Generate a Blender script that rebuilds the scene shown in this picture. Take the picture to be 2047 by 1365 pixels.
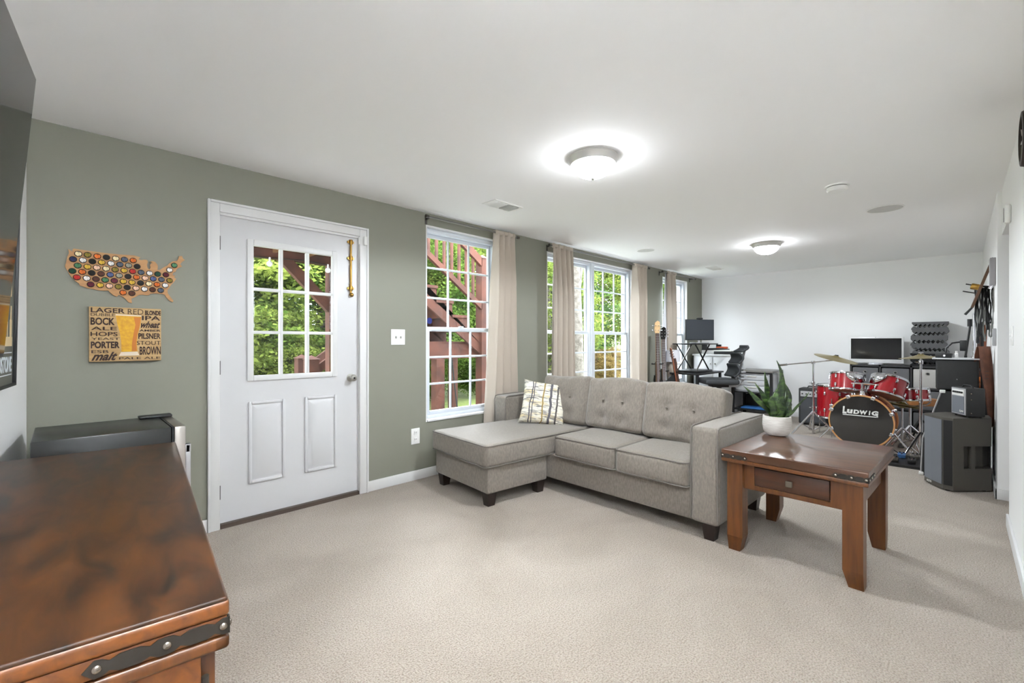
import bpy, bmesh, math, random
import numpy as np
from mathutils import Matrix, Vector, Euler
for o in list(bpy.data.objects): bpy.data.objects.remove(o)
SC = bpy.context.scene
COL = SC.collection
R = math.radians
PI = math.pi
random.seed(7)

# ------------------------------------------------------------------ camera
cam = bpy.data.cameras.new('camera'); cam.sensor_width = 36.0; cam.sensor_fit = 'HORIZONTAL'
cam.lens = 36.0*898.0/2047.0; cam.clip_start = 0.02; cam.clip_end = 300
camo = bpy.data.objects.new('camera', cam); COL.objects.link(camo)
camo.location = (0, 0, 1.235); camo.rotation_euler = (R(90), 0, R(-45))
SC.camera = camo

# ------------------------------------------------------------------ world, daylight, exposure
w = bpy.data.worlds.new('overcast_sky'); SC.world = w; w.use_nodes = True
bg = w.node_tree.nodes['Background']; bg.inputs[0].default_value = (0.82, 0.91, 1.0, 1); bg.inputs[1].default_value = 7.0
def sunlamp(name, direction, strength, angle, col=(1, 1, 1)):
    l = bpy.data.lights.new(name, 'SUN'); l.energy = strength; l.angle = R(angle); l.color = col
    o = bpy.data.objects.new(name, l); COL.objects.link(o)
    o.location = (5, 12, 14); o.rotation_euler = Vector(direction).to_track_quat('-Z', 'Y').to_euler()
sunlamp('hazy_sun', (-0.49, -0.70, -0.50), 8, 26, (0.86, 0.94, 1.0))
def portal(x0, x1, z0, z1):
    l = bpy.data.lights.new('window_portal', 'AREA'); l.shape = 'RECTANGLE'; l.size = x1-x0; l.size_y = z1-z0
    l.cycles.is_portal = True
    o = bpy.data.objects.new('window_portal', l); COL.objects.link(o)
    o.location = ((x0+x1)/2, 3.67, (z0+z1)/2); o.rotation_euler = (R(-90), 0, 0)
# added fill light, bounced off the white ceiling above the camera
fl = bpy.data.lights.new('bounce_fill', 'SPOT'); fl.energy = 360; fl.color = (0.9, 0.96, 1.0); fl.spot_size = R(115); fl.spot_blend = 1.0; fl.shadow_soft_size = 0.12
flo = bpy.data.objects.new('bounce_fill', fl); COL.objects.link(flo)
flo.location = (0.05, 0.05, 1.75); flo.rotation_euler = Vector((0.12, 0.12, 1.0)).to_track_quat('-Z', 'Y').to_euler()
LAMP_STRENGTH = 20.0; LAMP_WATTS = 36.0
SC.view_settings.view_transform = 'Standard'; SC.view_settings.look = 'None'
SC.view_settings.gamma = 1.0; SC.view_settings.use_curve_mapping = False
SC.view_settings.exposure = 1.5
SC.cycles.diffuse_bounces = 8; SC.cycles.max_bounces = 14; SC.cycles.transparent_max_bounces = 16

# ------------------------------------------------------------------ materials
def lin(c):
    return tuple((x/255/12.92 if x/255 <= .04045 else ((x/255+.055)/1.055)**2.4) for x in c)
def newmat(name):
    m = bpy.data.materials.new(name); m.use_nodes = True
    return m, m.node_tree.nodes, m.node_tree.links, m.node_tree.nodes['Principled BSDF']
def mat(name, col, rough=.5, metal=0., spec=.5, col2=None, scale=8., stretch=(1, 1, 1), lo=.35, hi=.65, bump=None, coat=0., detail=4., dist=0., sheen=0., trans=None):
    m, N, L, b = newmat(name)
    b.inputs['Base Color'].default_value = (*lin(col), 1); b.inputs['Roughness'].default_value = rough
    b.inputs['Metallic'].default_value = metal; b.inputs['Specular IOR Level'].default_value = spec
    b.inputs['Coat Weight'].default_value = coat; b.inputs['Coat Roughness'].default_value = .08
    b.inputs['Sheen Weight'].default_value = sheen
    tc = N.new('ShaderNodeTexCoord'); mp = N.new('ShaderNodeMapping'); mp.inputs['Scale'].default_value = stretch
    L.new(tc.outputs['Object'], mp.inputs[0])
    if col2:
        n = N.new('ShaderNodeTexNoise'); n.inputs['Scale'].default_value = scale; n.inputs['Detail'].default_value = detail
        n.inputs['Distortion'].default_value = dist
        r = N.new('ShaderNodeValToRGB'); r.color_ramp.elements[0].position = lo; r.color_ramp.elements[1].position = hi
        r.color_ramp.elements[0].color = (*lin(col), 1); r.color_ramp.elements[1].color = (*lin(col2), 1)
        L.new(mp.outputs[0], n.inputs['Vector']); L.new(n.outputs['Fac'], r.inputs[0]); L.new(r.outputs[0], b.inputs['Base Color'])
    if bump:
        n2 = N.new('ShaderNodeTexNoise'); n2.inputs['Scale'].default_value = bump[0]; n2.inputs['Detail'].default_value = 3
        bp = N.new('ShaderNodeBump'); bp.inputs['Strength'].default_value = bump[1]; bp.inputs['Distance'].default_value = bump[2]
        L.new(mp.outputs[0], n2.inputs['Vector']); L.new(n2.outputs['Fac'], bp.inputs['Height']); L.new(bp.outputs[0], b.inputs['Normal'])
    return m
def emit(name, col, s):
    m, N, L, b = newmat(name)
    b.inputs['Base Color'].default_value = (*lin(col), 1); b.inputs['Emission Color'].default_value = (*lin(col), 1); b.inputs['Emission Strength'].default_value = s
    return m
def glassmat(name, tint=(1, 1, 1), haze=0.0):
    m = bpy.data.materials.new(name); m.use_nodes = True; N = m.node_tree.nodes; L = m.node_tree.links; N.clear()
    out = N.new('ShaderNodeOutputMaterial'); tr = N.new('ShaderNodeBsdfTransparent'); gl = N.new('ShaderNodeBsdfGlossy')
    tr.inputs[0].default_value = (*tint, 1); gl.inputs['Roughness'].default_value = 0.02
    lw = N.new('ShaderNodeLayerWeight'); lw.inputs[0].default_value = 0.5; pw_ = N.new('ShaderNodeMath'); pw_.operation = 'POWER'; pw_.inputs[1].default_value = 4.0
    ma = N.new('ShaderNodeMath'); ma.operation = 'MULTIPLY_ADD'; ma.inputs[1].default_value = .5; ma.inputs[2].default_value = .02
    mx = N.new('ShaderNodeMixShader'); L.new(lw.outputs['Facing'], pw_.inputs[0]); L.new(pw_.outputs[0], ma.inputs[0])
    L.new(ma.outputs[0], mx.inputs[0]); L.new(tr.outputs[0], mx.inputs[1]); L.new(gl.outputs[0], mx.inputs[2]); L.new(mx.outputs[0], out.inputs[0])
    return m
def leafmat(name, c1, c2, scale=1.3, tr=.35, rough=.5):
    m = bpy.data.materials.new(name); m.use_nodes = True; N = m.node_tree.nodes; L = m.node_tree.links; N.clear()
    out = N.new('ShaderNodeOutputMaterial'); d = N.new('ShaderNodeBsdfDiffuse'); t = N.new('ShaderNodeBsdfTranslucent'); mx = N.new('ShaderNodeMixShader')
    mx.inputs[0].default_value = tr
    tc = N.new('ShaderNodeTexCoord'); n = N.new('ShaderNodeTexNoise'); n.inputs['Scale'].default_value = scale; n.inputs['Detail'].default_value = 6
    r = N.new('ShaderNodeValToRGB'); r.color_ramp.elements[0].position = .35; r.color_ramp.elements[1].position = .65
    r.color_ramp.elements[0].color = (*lin(c1), 1); r.color_ramp.elements[1].color = (*lin(c2), 1)
    L.new(tc.outputs['Object'], n.inputs['Vector']); L.new(n.outputs['Fac'], r.inputs[0])
    L.new(r.outputs[0], d.inputs[0]); L.new(r.outputs[0], t.inputs[0]); L.new(d.outputs[0], mx.inputs[1]); L.new(t.outputs[0], mx.inputs[2]); L.new(mx.outputs[0], out.inputs[0])
    return m
m_white = mat('white_paint', (240, 240, 240), .55, bump=(60, .04, .002))
m_ceil = mat('ceiling_paint', (250, 250, 251), .8)
m_green = mat('sage_grey_paint', (131, 131, 119), .6, bump=(90, .05, .002))
m_trim = mat('white_trim_paint', (222, 222, 222), .35)
m_door = mat('door_paint', (208, 208, 210), .4)
m_vinyl = mat('window_vinyl', (216, 222, 230), .3)
m_glass = glassmat('window_glass')
m_chrome = mat('chrome', (215, 215, 220), .12, 1.)
m_nickel = mat('satin_nickel', (180, 178, 172), .3, 1.)
m_steel = mat('dark_steel', (95, 92, 88), .35, 1.)
m_brass = mat('brass', (150, 116, 56), .32, 1.)
m_black = mat('black_plastic', (22, 22, 24), .45)
m_blackgloss = mat('black_gloss', (10, 10, 12), .1)
m_tolex = mat('black_tolex', (38, 38, 38), .6, bump=(300, .5, .003))
m_grille = mat('grille_cloth', (62, 64, 68), .6, bump=(500, .5, .002))
m_greygrille = mat('grey_grille', (110, 114, 122), .6, bump=(500, .5, .002))
m_boxgrey = mat('charcoal_cabinet', (80, 76, 70), .55, bump=(250, .3, .002))
m_plate = mat('switch_plate', (240, 240, 238), .3)
m_curtain = mat('curtain_linen', (184, 173, 160), .9, bump=(600, .15, .002), sheen=.2)
m_lining = mat('curtain_lining', (232, 234, 240), .9)
m_rod = mat('brushed_rod', (130, 128, 126), .3, 1.)
m_sofa = mat('grey_chenille', (113, 105, 96), .95, col2=(130, 122, 112), scale=110, stretch=(1, 1, .35), bump=(400, .5, .003), sheen=.3)
m_welt = mat('sofa_welt', (112, 106, 100), .95)
m_leg = mat('espresso_leg', (38, 28, 24), .4)
m_darkwood = mat('dresser_top_wood', (27, 17, 10), .4, spec=.3, col2=(74, 43, 19), scale=5, stretch=(3.4, 1.0, 1), lo=.3, hi=.72, coat=.0, dist=.9, detail=9)
m_orangewood = mat('amber_wood', (112, 62, 18), .4, col2=(84, 44, 12), scale=5, stretch=(8, 1, 8), coat=.12, dist=.6)
m_tabletop = mat('table_top_wood', (66, 39, 22), .34, col2=(90, 55, 33), scale=3, stretch=(14, .6, 1), coat=.2, dist=.5)
m_tablewood = mat('table_leg_wood', (98, 55, 18), .4, col2=(76, 41, 13), scale=4, stretch=(12, 12, 1), coat=.12)
m_drawerwood = mat('table_drawer_wood', (58, 31, 15), .4, col2=(74, 40, 20), scale=4, stretch=(12, 1, 12), coat=.12)
m_iron = mat('wrought_iron', (44, 38, 32), .55, .3)
m_nail = mat('nail_head', (150, 140, 130), .25, 1.)
m_soil = mat('soil', (74, 56, 46), .95, bump=(120, .8, .01))
m_pot = mat('white_pot', (222, 218, 212), .7, col2=(200, 194, 188), scale=20, stretch=(1, 1, 14), bump=(24, .6, .004))
m_snake = mat('snake_leaf', (24, 44, 20), .35, col2=(98, 128, 62), scale=14, stretch=(1, 1, 3.5), lo=.42, hi=.75)
m_red = mat('red_lacquer', (150, 10, 24), .25, coat=.5)
m_head = mat('black_drum_head', (26, 26, 28), .12, spec=.9, coat=.6)
m_headbrown = mat('tom_resonant_head', (150, 112, 88), .3)
m_headwhite = mat('coated_head', (224, 224, 220), .5)
m_hoopwood = mat('maple_hoop', (206, 150, 96), .35)
m_cymbal = mat('bronze', (176, 160, 110), .3, 1., bump=(40, .1, .002))
m_bin1 = mat('grey_bin_fabric', (104, 104, 106), .9, bump=(300, .3, .002))
m_bin2 = mat('pale_bin_fabric', (186, 184, 180), .9, bump=(300, .3, .002))
m_shelf = mat('black_shelf', (36, 36, 38), .5)
m_foamg = mat('grey_foam', (92, 92, 93), .95)
m_foamk = mat('black_foam', (26, 26, 28), .95)
m_screen = mat('screen_glass', (26, 26, 26), .12)
m_monback = mat('monitor_screen', (58, 62, 68), .25)
m_silver = mat('silver_plastic', (200, 200, 204), .3, .6)
m_clear = mat('frosted_plastic', (214, 216, 220), .35)
m_mesh = mat('chair_mesh', (48, 50, 53), .7)
m_chairgrey = mat('chair_grey_frame', (168, 170, 174), .4)
m_maple = mat('guitar_maple', (214, 178, 130), .35)
m_rosewood = mat('guitar_rosewood', (70, 44, 34), .5)
m_sunburst = mat('guitar_amber', (196, 112, 36), .2, col2=(150, 72, 20), scale=3, coat=.6)
m_mahog = mat('guitar_mahogany', (140, 78, 48), .3, coat=.4)
m_leather = mat('strap_leather', (104, 62, 42), .6, col2=(84, 48, 32), scale=20)
m_ply = mat('birch_ply', (186, 140, 92), .6, col2=(168, 122, 78), scale=6, stretch=(1, 1, 10))
m_canvas = mat('sign_board', (192, 160, 112), .7, col2=(170, 136, 90), scale=4, stretch=(1, 1, 14))
m_ink = mat('dark_ink', (46, 24, 18), .7)
m_beer = mat('printed_beer', (214, 164, 20), .6, col2=(196, 140, 24), scale=60)
m_beeramber = mat('printed_amber', (188, 112, 30), .6)
m_glassprint = mat('printed_glass_base', (222, 206, 184), .6)
m_cedar = mat('deck_cedar', (82, 44, 29), .9, col2=(60, 32, 21), scale=5, stretch=(1, 1, 1))
m_cedard = mat('deck_joist', (118, 76, 40), .8, col2=(94, 58, 30), scale=5)
m_lawn = mat('grass', (92, 108, 42), .95, col2=(116, 124, 58), scale=5, bump=(60, .8, .03))
m_bark = mat('bark', (64, 58, 50), .95, col2=(92, 86, 78), scale=9, bump=(30, .8, .02))
m_leafA = leafmat('leaf_mid', (40, 62, 24), (98, 118, 52), 1.6)
m_leafB = leafmat('leaf_yellowgreen', (60, 80, 30), (122, 132, 62), 1.6)
m_leafC = leafmat('leaf_dark', (38, 58, 32), (86, 108, 58), 1.6)
m_leafD = leafmat('leaf_gold', (92, 74, 42), (132, 114, 72), 2.5)
m_poster = mat('poster_slate', (92, 92, 84), .6)
m_posterink = mat('poster_cream', (214, 192, 150), .6)
m_posterwhite = mat('poster_chalk', (206, 212, 218), .6)
m_dome = emit('lit_alabaster', (246, 250, 255), LAMP_STRENGTH)
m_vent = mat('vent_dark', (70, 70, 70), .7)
m_spk = mat('speaker_grille_white', (205, 205, 203), .7)
m_paper = mat('paper', (228, 226, 220), .7)
m_orange = mat('orange_plastic', (208, 96, 58), .5)
m_blue = mat('blue_tarp', (40, 84, 190), .4)
m_lampshade = mat('lamp_shade', (226, 226, 232), .8)
m_lampbase = mat('lamp_ceramic', (188, 178, 164), .4)
m_mint = mat('pedal_mint', (150, 206, 170), .4)
m_bluepedal = mat('pedal_blue', (52, 92, 140), .4)
# carpet: mottled short pile
def carpet():
    m, N, L, b = newmat('beige_carpet')
    b.inputs['Roughness'].default_value = 1.0; b.inputs['Specular IOR Level'].default_value = .1; b.inputs['Sheen Weight'].default_value = .25
    tc = N.new('ShaderNodeTexCoord')
    n = N.new('ShaderNodeTexNoise'); n.inputs['Scale'].default_value = 1.1; n.inputs['Detail'].default_value = 5; n.inputs['Distortion'].default_value = .8
    n3 = N.new('ShaderNodeTexNoise'); n3.inputs['Scale'].default_value = 150; n3.inputs['Detail'].default_value = 3
    r = N.new('ShaderNodeValToRGB'); r.color_ramp.elements[0].position = .35; r.color_ramp.elements[1].position = .65
    r.color_ramp.elements[0].color = (*lin((166, 154, 141)), 1); r.color_ramp.elements[1].color = (*lin((185, 174, 161)), 1)
    r2 = N.new('ShaderNodeValToRGB'); r2.color_ramp.elements[0].position = .33; r2.color_ramp.elements[1].position = .6
    r2.color_ramp.elements[0].color = (.56, .53, .49, 1); r2.color_ramp.elements[1].color = (1, 1, 1, 1)
    mx = N.new('ShaderNodeMixRGB'); mx.blend_type = 'MULTIPLY'; mx.inputs[0].default_value = 1
    bp = N.new('ShaderNodeBump'); bp.inputs['Strength'].default_value = .9; bp.inputs['Distance'].default_value = .012
    L.new(tc.outputs['Object'], n.inputs['Vector']); L.new(tc.outputs['Object'], n3.inputs['Vector'])
    L.new(n.outputs['Fac'], r.inputs[0]); L.new(n3.outputs['Fac'], r2.inputs[0]); L.new(r.outputs[0], mx.inputs[1]); L.new(r2.outputs[0], mx.inputs[2])
    L.new(mx.outputs[0], b.inputs['Base Color']); L.new(n3.outputs['Fac'], bp.inputs['Height']); L.new(bp.outputs[0], b.inputs['Normal'])
    return m
m_carpet = carpet()
# pillow print: ivory with broken charcoal, grey and ochre bars
def pillowmat():
    m, N, L, b = newmat('pillow_print'); b.inputs['Roughness'].default_value = .95
    tc = N.new('ShaderNodeTexCoord'); sp = N.new('ShaderNodeSeparateXYZ'); L.new(tc.outputs['Object'], sp.inputs[0])
    def noise(sc, st, off=0):
        mp = N.new('ShaderNodeMapping'); mp.inputs['Scale'].default_value = st; mp.inputs['Location'].default_value = (off, off, off)
        n = N.new('ShaderNodeTexNoise'); n.inputs['Scale'].default_value = sc; n.inputs['Detail'].default_value = 2
        L.new(tc.outputs['Object'], mp.inputs[0]); L.new(mp.outputs[0], n.inputs['Vector']); return n.outputs['Fac']
    def ramp(src, a, bb, inv=False):
        r = N.new('ShaderNodeValToRGB'); r.color_ramp.elements[0].position = a; r.color_ramp.elements[1].position = bb
        L.new(src, r.inputs[0]); return r.outputs[0]
    def mix(f, a, c):
        x = N.new('ShaderNodeMixRGB'); L.new(f, x.inputs[0])
        if isinstance(a, tuple): x.inputs[1].default_value = (*lin(a), 1)
        else: L.new(a, x.inputs[1])
        x.inputs[2].default_value = (*lin(c), 1); return x.outputs[0]
    rows = ramp(noise(9, (1.5, 1, 17)), .53, .60)
    tint = ramp(noise(6, (1, 1, 3), 3), .5, .62)
    base = mix(tint, (228, 223, 208), (214, 198, 160))
    base = mix(rows, base, (124, 121, 120))
    for x0, wd, c in ((-.125, .005, (84, 82, 88)), (-.10, .004, (84, 82, 88)), (-.01, .006, (150, 126, 72)), (.06, .011, (88, 86, 92)), (.125, .008, (82, 78, 76))):
        a = N.new('ShaderNodeMath'); a.operation = 'ADD'
        wob = N.new('ShaderNodeMath'); wob.operation = 'MULTIPLY_ADD'; wob.inputs[1].default_value = .05; wob.inputs[2].default_value = -.025-x0
        L.new(noise(8, (.3, 1, 1), x0*30), wob.inputs[0]); L.new(sp.outputs['X'], a.inputs[0]); L.new(wob.outputs[0], a.inputs[1])
        ab = N.new('ShaderNodeMath'); ab.operation = 'ABSOLUTE'; L.new(a.outputs[0], ab.inputs[0])
        lt = N.new('ShaderNodeMath'); lt.operation = 'LESS_THAN'; lt.inputs[1].default_value = wd; L.new(ab.outputs[0], lt.inputs[0])
        base = mix(lt.outputs[0], base, c)
    L.new(base, b.inputs['Base Color']); return m
m_pillow = pillowmat()

# ------------------------------------------------------------------ mesh helpers
def T(x, y, z): return Matrix.Translation((x, y, z))
def RZ(a): return Matrix.Rotation(R(a), 4, 'Z')
def RX(a): return Matrix.Rotation(R(a), 4, 'X')
def RY(a): return Matrix.Rotation(R(a), 4, 'Y')
def basis(o, right, up):
    r = Vector(right).normalized(); u = Vector(up).normalized(); n = r.cross(u)
    m = Matrix(((r.x, u.x, n.x, o[0]), (r.y, u.y, n.y, o[1]), (r.z, u.z, n.z, o[2]), (0, 0, 0, 1)))
    return m
class MB:
    def __init__(s): s.v = []; s.f = []; s.mi = []
    def add(s, vs, fs, mi=0, M=None):
        k = len(s.v)
        if M is not None: vs = [tuple(M @ Vector(p)) for p in vs]
        s.v += [tuple(p) for p in vs]; s.f += [tuple(i+k for i in f) for f in fs]; s.mi += [mi]*len(fs); return s
    def box(s, x0, x1, y0, y1, z0, z1, mi=0, M=None):
        vs = [(x0, y0, z0), (x1, y0, z0), (x1, y1, z0), (x0, y1, z0), (x0, y0, z1), (x1, y0, z1), (x1, y1, z1), (x0, y1, z1)]
        return s.add(vs, [(0, 3, 2, 1), (4, 5, 6, 7), (0, 1, 5, 4), (1, 2, 6, 5), (2, 3, 7, 6), (3, 0, 4, 7)], mi, M)
    def rbox(s, x0, x1, y0, y1, z0, z1, r=.01, k=1, m=1, puff=(0, 0, 0), mi=0, M=None, fn=None):
        h = ((x1-x0)/2, (y1-y0)/2, (z1-z0)/2); c = ((x0+x1)/2, (y0+y1)/2, (z0+z1)/2); r = min(r, min(h)*.98)
        ax = []
        for a in range(3):
            i = h[a]-r
            cor = [i+r*math.tan(t/k*PI/4) for t in range(1, k+1)]
            inn = [-i+2*i*t/m for t in range(m+1)]
            ax.append([-q for q in reversed(cor)]+inn+cor)
        vid = {}; vs = []; fs = []
        def pt(q):
            key = tuple(round(t, 6) for t in q)
            if key in vid: return vid[key]
            inn = [max(-(h[a]-r), min(h[a]-r, q[a])) for a in range(3)]
            d = Vector([q[a]-inn[a] for a in range(3)])
            l = d.length
            p = [inn[a]+(d[a]/l*r if l > 1e-9 else 0) for a in range(3)]
            for a in range(3):
                if puff[a] and abs(abs(q[a])-h[a]) < 1e-6:
                    b_, c_ = [t for t in range(3) if t != a]
                    p[a] += math.copysign(puff[a], q[a])*(1-(q[b_]/h[b_])**2)*(1-(q[c_]/h[c_])**2)
            p = [p[a]+c[a] for a in range(3)]
            if fn: p = fn(p)
            vid[key] = len(vs); vs.append(tuple(p)); return vid[key]
        for a in range(3):
            b_, c_ = (a+1) % 3, (a+2) % 3
            for sg in (-1, 1):
                for i in range(len(ax[b_])-1):
                    for j in range(len(ax[c_])-1):
                        q = []
                        for (u, v) in ((i, j), (i+1, j), (i+1, j+1), (i, j+1)):
                            t = [0, 0, 0]; t[a] = sg*h[a]; t[b_] = ax[b_][u]; t[c_] = ax[c_][v]; q.append(pt(t))
                        if len(set(q)) == 4: fs.append(tuple(q) if sg > 0 else tuple(reversed(q)))
        return s.add(vs, fs, mi, M)
    def cyl(s, p0, p1, r0, r1=None, seg=12, mi=0, M=None, caps=True):
        if r1 is None: r1 = r0
        p0 = Vector(p0); p1 = Vector(p1); d = (p1-p0).normalized()
        u = d.orthogonal().normalized(); v = d.cross(u)
        vs = []
        for p, r in ((p0, r0), (p1, r1)):
            for i in range(seg):
                a = 2*PI*i/seg; vs.append(tuple(p+u*math.cos(a)*r+v*math.sin(a)*r))
        fs = [(i, (i+1) % seg, seg+(i+1) % seg, seg+i) for i in range(seg)]
        if caps: fs += [tuple(reversed(range(seg))), tuple(range(seg, 2*seg))]
        return s.add(vs, fs, mi, M)
    def tube(s, path, r, seg=6, closed=False, mi=0, M=None):
        P = [Vector(p) for p in path]; n = len(P); vs = []; fs = []; u = None
        for i, p in enumerate(P):
            if closed: d = (P[(i+1) % n]-P[i-1]).normalized()
            else: d = (P[min(i+1, n-1)]-P[max(i-1, 0)]).normalized()
            if u is None: u = d.orthogonal().normalized()
            else:
                u = (u-d*u.dot(d)); u = u.normalized() if u.length > 1e-6 else d.orthogonal().normalized()
            v = d.cross(u); rr = r[i] if isinstance(r, (list, tuple)) else r
            for k in range(seg):
                a = 2*PI*k/seg; vs.append(tuple(p+u*math.cos(a)*rr+v*math.sin(a)*rr))
        for i in range(n if closed else n-1):
            j = (i+1) % n
            for k in range(seg): fs.append((i*seg+k, i*seg+(k+1) % seg, j*seg+(k+1) % seg, j*seg+k))
        if not closed: fs += [tuple(reversed(range(seg))), tuple(range((n-1)*seg, n*seg))]
        return s.add(vs, fs, mi, M)
    def lathe(s, prof, seg=24, mi=0, M=None):
        vs = []; fs = []; n = len(prof)
        for r, z in prof:
            for k in range(seg):
                a = 2*PI*k/seg; vs.append((r*math.cos(a), r*math.sin(a), z))
        for i in range(n-1):
            for k in range(seg): fs.append((i*seg+k, i*seg+(k+1) % seg, (i+1)*seg+(k+1) % seg, (i+1)*seg+k))
        if prof[0][0] > 1e-6: fs.append(tuple(reversed(range(seg))))
        if prof[-1][0] > 1e-6: fs.append(tuple(range((n-1)*seg, n*seg)))
        return s.add(vs, fs, mi, M)
    def ball(s, c, r, seg=10, mi=0, M=None, sz=1.):
        k = seg//2; pr = [(max(1e-5, r*math.sin(PI*i/k)), -r*sz*math.cos(PI*i/k)) for i in range(k+1)]
        return s.lathe(pr, seg, mi, (M if M is not None else Matrix()) @ T(*c))
    def torus(s, Rr, r, seg=32, seg2=8, mi=0, M=None):
        return s.tube([(Rr*math.cos(2*PI*i/seg), Rr*math.sin(2*PI*i/seg), 0) for i in range(seg)], r, seg2, True, mi, M)
    def prism(s, poly, z0, z1, mi=0, M=None):
        n = len(poly); vs = [(x, y, z0) for x, y in poly]+[(x, y, z1) for x, y in poly]
        ar = sum(poly[i][0]*poly[(i+1) % n][1]-poly[(i+1) % n][0]*poly[i][1] for i in range(n))
        fs = [(i, (i+1) % n, n+(i+1) % n, n+i) for i in range(n)]+[tuple(reversed(range(n))), tuple(range(n, 2*n))]
        if ar < 0: fs = [tuple(reversed(f)) for f in fs]
        return s.add(vs, fs, mi, M)
    def build(s, name, mats, parent=None, loc=None, M=None, smooth=True, ang=35):
        me = bpy.data.meshes.new(name); me.from_pydata(s.v, [], s.f)
        if not isinstance(mats, (list, tuple)): mats = [mats]
        for m in mats: me.materials.append(m)
        if len(mats) > 1: me.polygons.foreach_set('material_index', s.mi)
        me.polygons.foreach_set('use_smooth', [smooth]*len(me.polygons)); me.update()
        if smooth: me.set_sharp_from_angle(angle=R(ang))
        o = bpy.data.objects.new(name, me); COL.objects.link(o)
        if parent: o.parent = parent
        if loc: o.location = loc
        if M is not None: o.matrix_basis = M
        return o
def barframe(mb, x0, x1, z0, z1, wl, wr, wb, wt, y0, y1, r):
    mb.rbox(x0, x0+wl, y0, y1, z0, z1, r); mb.rbox(x1-wr, x1, y0, y1, z0, z1, r)
    if wb: mb.rbox(x0+wl, x1-wr, y0, y1, z0, z0+wb, r)
    if wt: mb.rbox(x0+wl, x1-wr, y0, y1, z1-wt, z1, r)
    return mb
def tag(o, label, cat, group=None, kind=None):
    o['label'] = label; o['category'] = cat
    if group: o['group'] = group
    if kind: o['kind'] = kind
    return o
def thing(name, label, cat, loc=(0, 0, 0), rz=0, group=None, M=None):
    o = bpy.data.objects.new(name, None); COL.objects.link(o); o.empty_display_size = .1
    if M is not None: o.matrix_basis = M
    else: o.location = loc; o.rotation_euler = (0, 0, R(rz))
    return tag(o, label, cat, group)
def struct(o): o['kind'] = 'structure'; return o
def sempty(name, loc=(0, 0, 0)):
    o = bpy.data.objects.new(name, None); COL.objects.link(o); o.location = loc; o.empty_display_size = .1; return struct(o)
def inst(src, name, parent, loc=None, M=None):
    o = bpy.data.objects.new(name, src.data); COL.objects.link(o); o.parent = parent
    if loc: o.location = loc
    if M is not None: o.matrix_basis = M
    return o
def copy_tree(o, parent=None):
    c = o.copy(); COL.objects.link(c); c.parent = parent
    for ch in list(o.children): copy_tree(ch, c)
    return c
def text(name, s, wd, ht, M, m, parent, bold=0., shear=0., thick=.0006, space=1.):
    cu = bpy.data.curves.new(name, 'FONT'); cu.body = s; cu.offset = bold; cu.shear = shear; cu.extrude = 0.02; cu.space_character = space; cu.resolution_u = 3
    t = bpy.data.objects.new(name, cu); COL.objects.link(t)
    bpy.context.view_layer.update()
    me = bpy.data.meshes.new_from_object(t.evaluated_get(bpy.context.evaluated_depsgraph_get()))
    bpy.data.objects.remove(t)
    co = np.array([v.co[:] for v in me.vertices]); mn = co.min(0); mx = co.max(0); c = (mn+mx)/2; sz = np.maximum(mx-mn, 1e-6)
    co = (co-c)/sz*np.array([wd, ht, thick*2])
    out = [M @ Vector(p) for p in co]
    me.vertices.foreach_set('co', [q for p in out for q in p]); me.update()
    me.materials.clear(); me.materials.append(m); me.name = name
    o = bpy.data.objects.new(name, me); COL.objects.link(o); o.parent = parent; return o

# ------------------------------------------------------------------ the room
CZ = 2.407; YW = 3.45; YO = 3.64; XF = 8.5; YR = -.225
struct(MB().box(-.75, XF+.2, -1.6, YO, -.12, 0).build('floor', m_carpet, smooth=False))
struct(MB().box(-.75, XF+.2, -1.6, YO, CZ, CZ+.12).build('ceiling', m_ceil, smooth=False))
# window wall with a door and three window openings
OP = [(.712, 1.714, 0, 2.09), (2.34, 3.26, .5, 2.3), (4.03, 5.99, .5, 2.3), (6.92, 7.86, .5, 2.3)]
mb = MB(); xs = -.4
for a, b_, z0, z1 in OP:
    mb.box(xs, a, YW, YO, 0, CZ); xs = b_
    if z0 > 0: mb.box(a, b_, YW, YO, 0, z0)
    mb.box(a, b_, YW, YO, z1, CZ)
mb.box(xs, XF+.2, YW, YO, 0, CZ)
struct(mb.build('wall_window_side', m_green, smooth=False))
for a, b_, z0, z1 in OP: portal(a, b_, max(z0, 1.0) if z0 == 0 else z0, z1)
struct(MB().box(XF, XF+.2, -.4, YW, 0, CZ).build('wall_far', m_white, smooth=False))
# television wall leans a few degrees off square
struct(MB().box(-.25, 0, -4.1, .0, 0, CZ).build('wall_left', m_white, M=T(-.134, 3.45, 0) @ RZ(-5.5), smooth=False))
# camera-side wall with an uncased opening into a hall
struct(MB().box(-.6, 4.45, YR-.14, YR, 0, CZ).box(4.45, 5.18, YR-.14, YR, 2.065, CZ).box(5.18, XF, YR-.14, -.2, 0, CZ).build('wall_right', m_white, smooth=False))
struct(MB().box(4.2, 4.3, -1.5, YR-.14, 0, CZ).box(5.3, 5.4, -1.5, YR-.14, 0, CZ).box(4.2, 5.4, -1.6, -1.5, 0, CZ).build('wall_hall', m_white, smooth=False))
def baseboard(name, segs):
    mb = MB()
    for x0, x1, y0, y1 in segs: mb.rbox(x0, x1, y0, y1, 0, .085, .004); 
    o = struct(mb.build(name, m_trim)); return o
baseboard('baseboard_window_side', [(.44, .66, YW-.014, YW), (1.772, XF, YW-.014, YW)])
baseboard('baseboard_far', [(XF-.014, XF, -.2, YW)])
baseboard('baseboard_right', [(2.0, 4.464, YR, YR+.014), (5.166, 5.18, -.36, -.186), (5.166, XF, -.2, -.186)])

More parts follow.
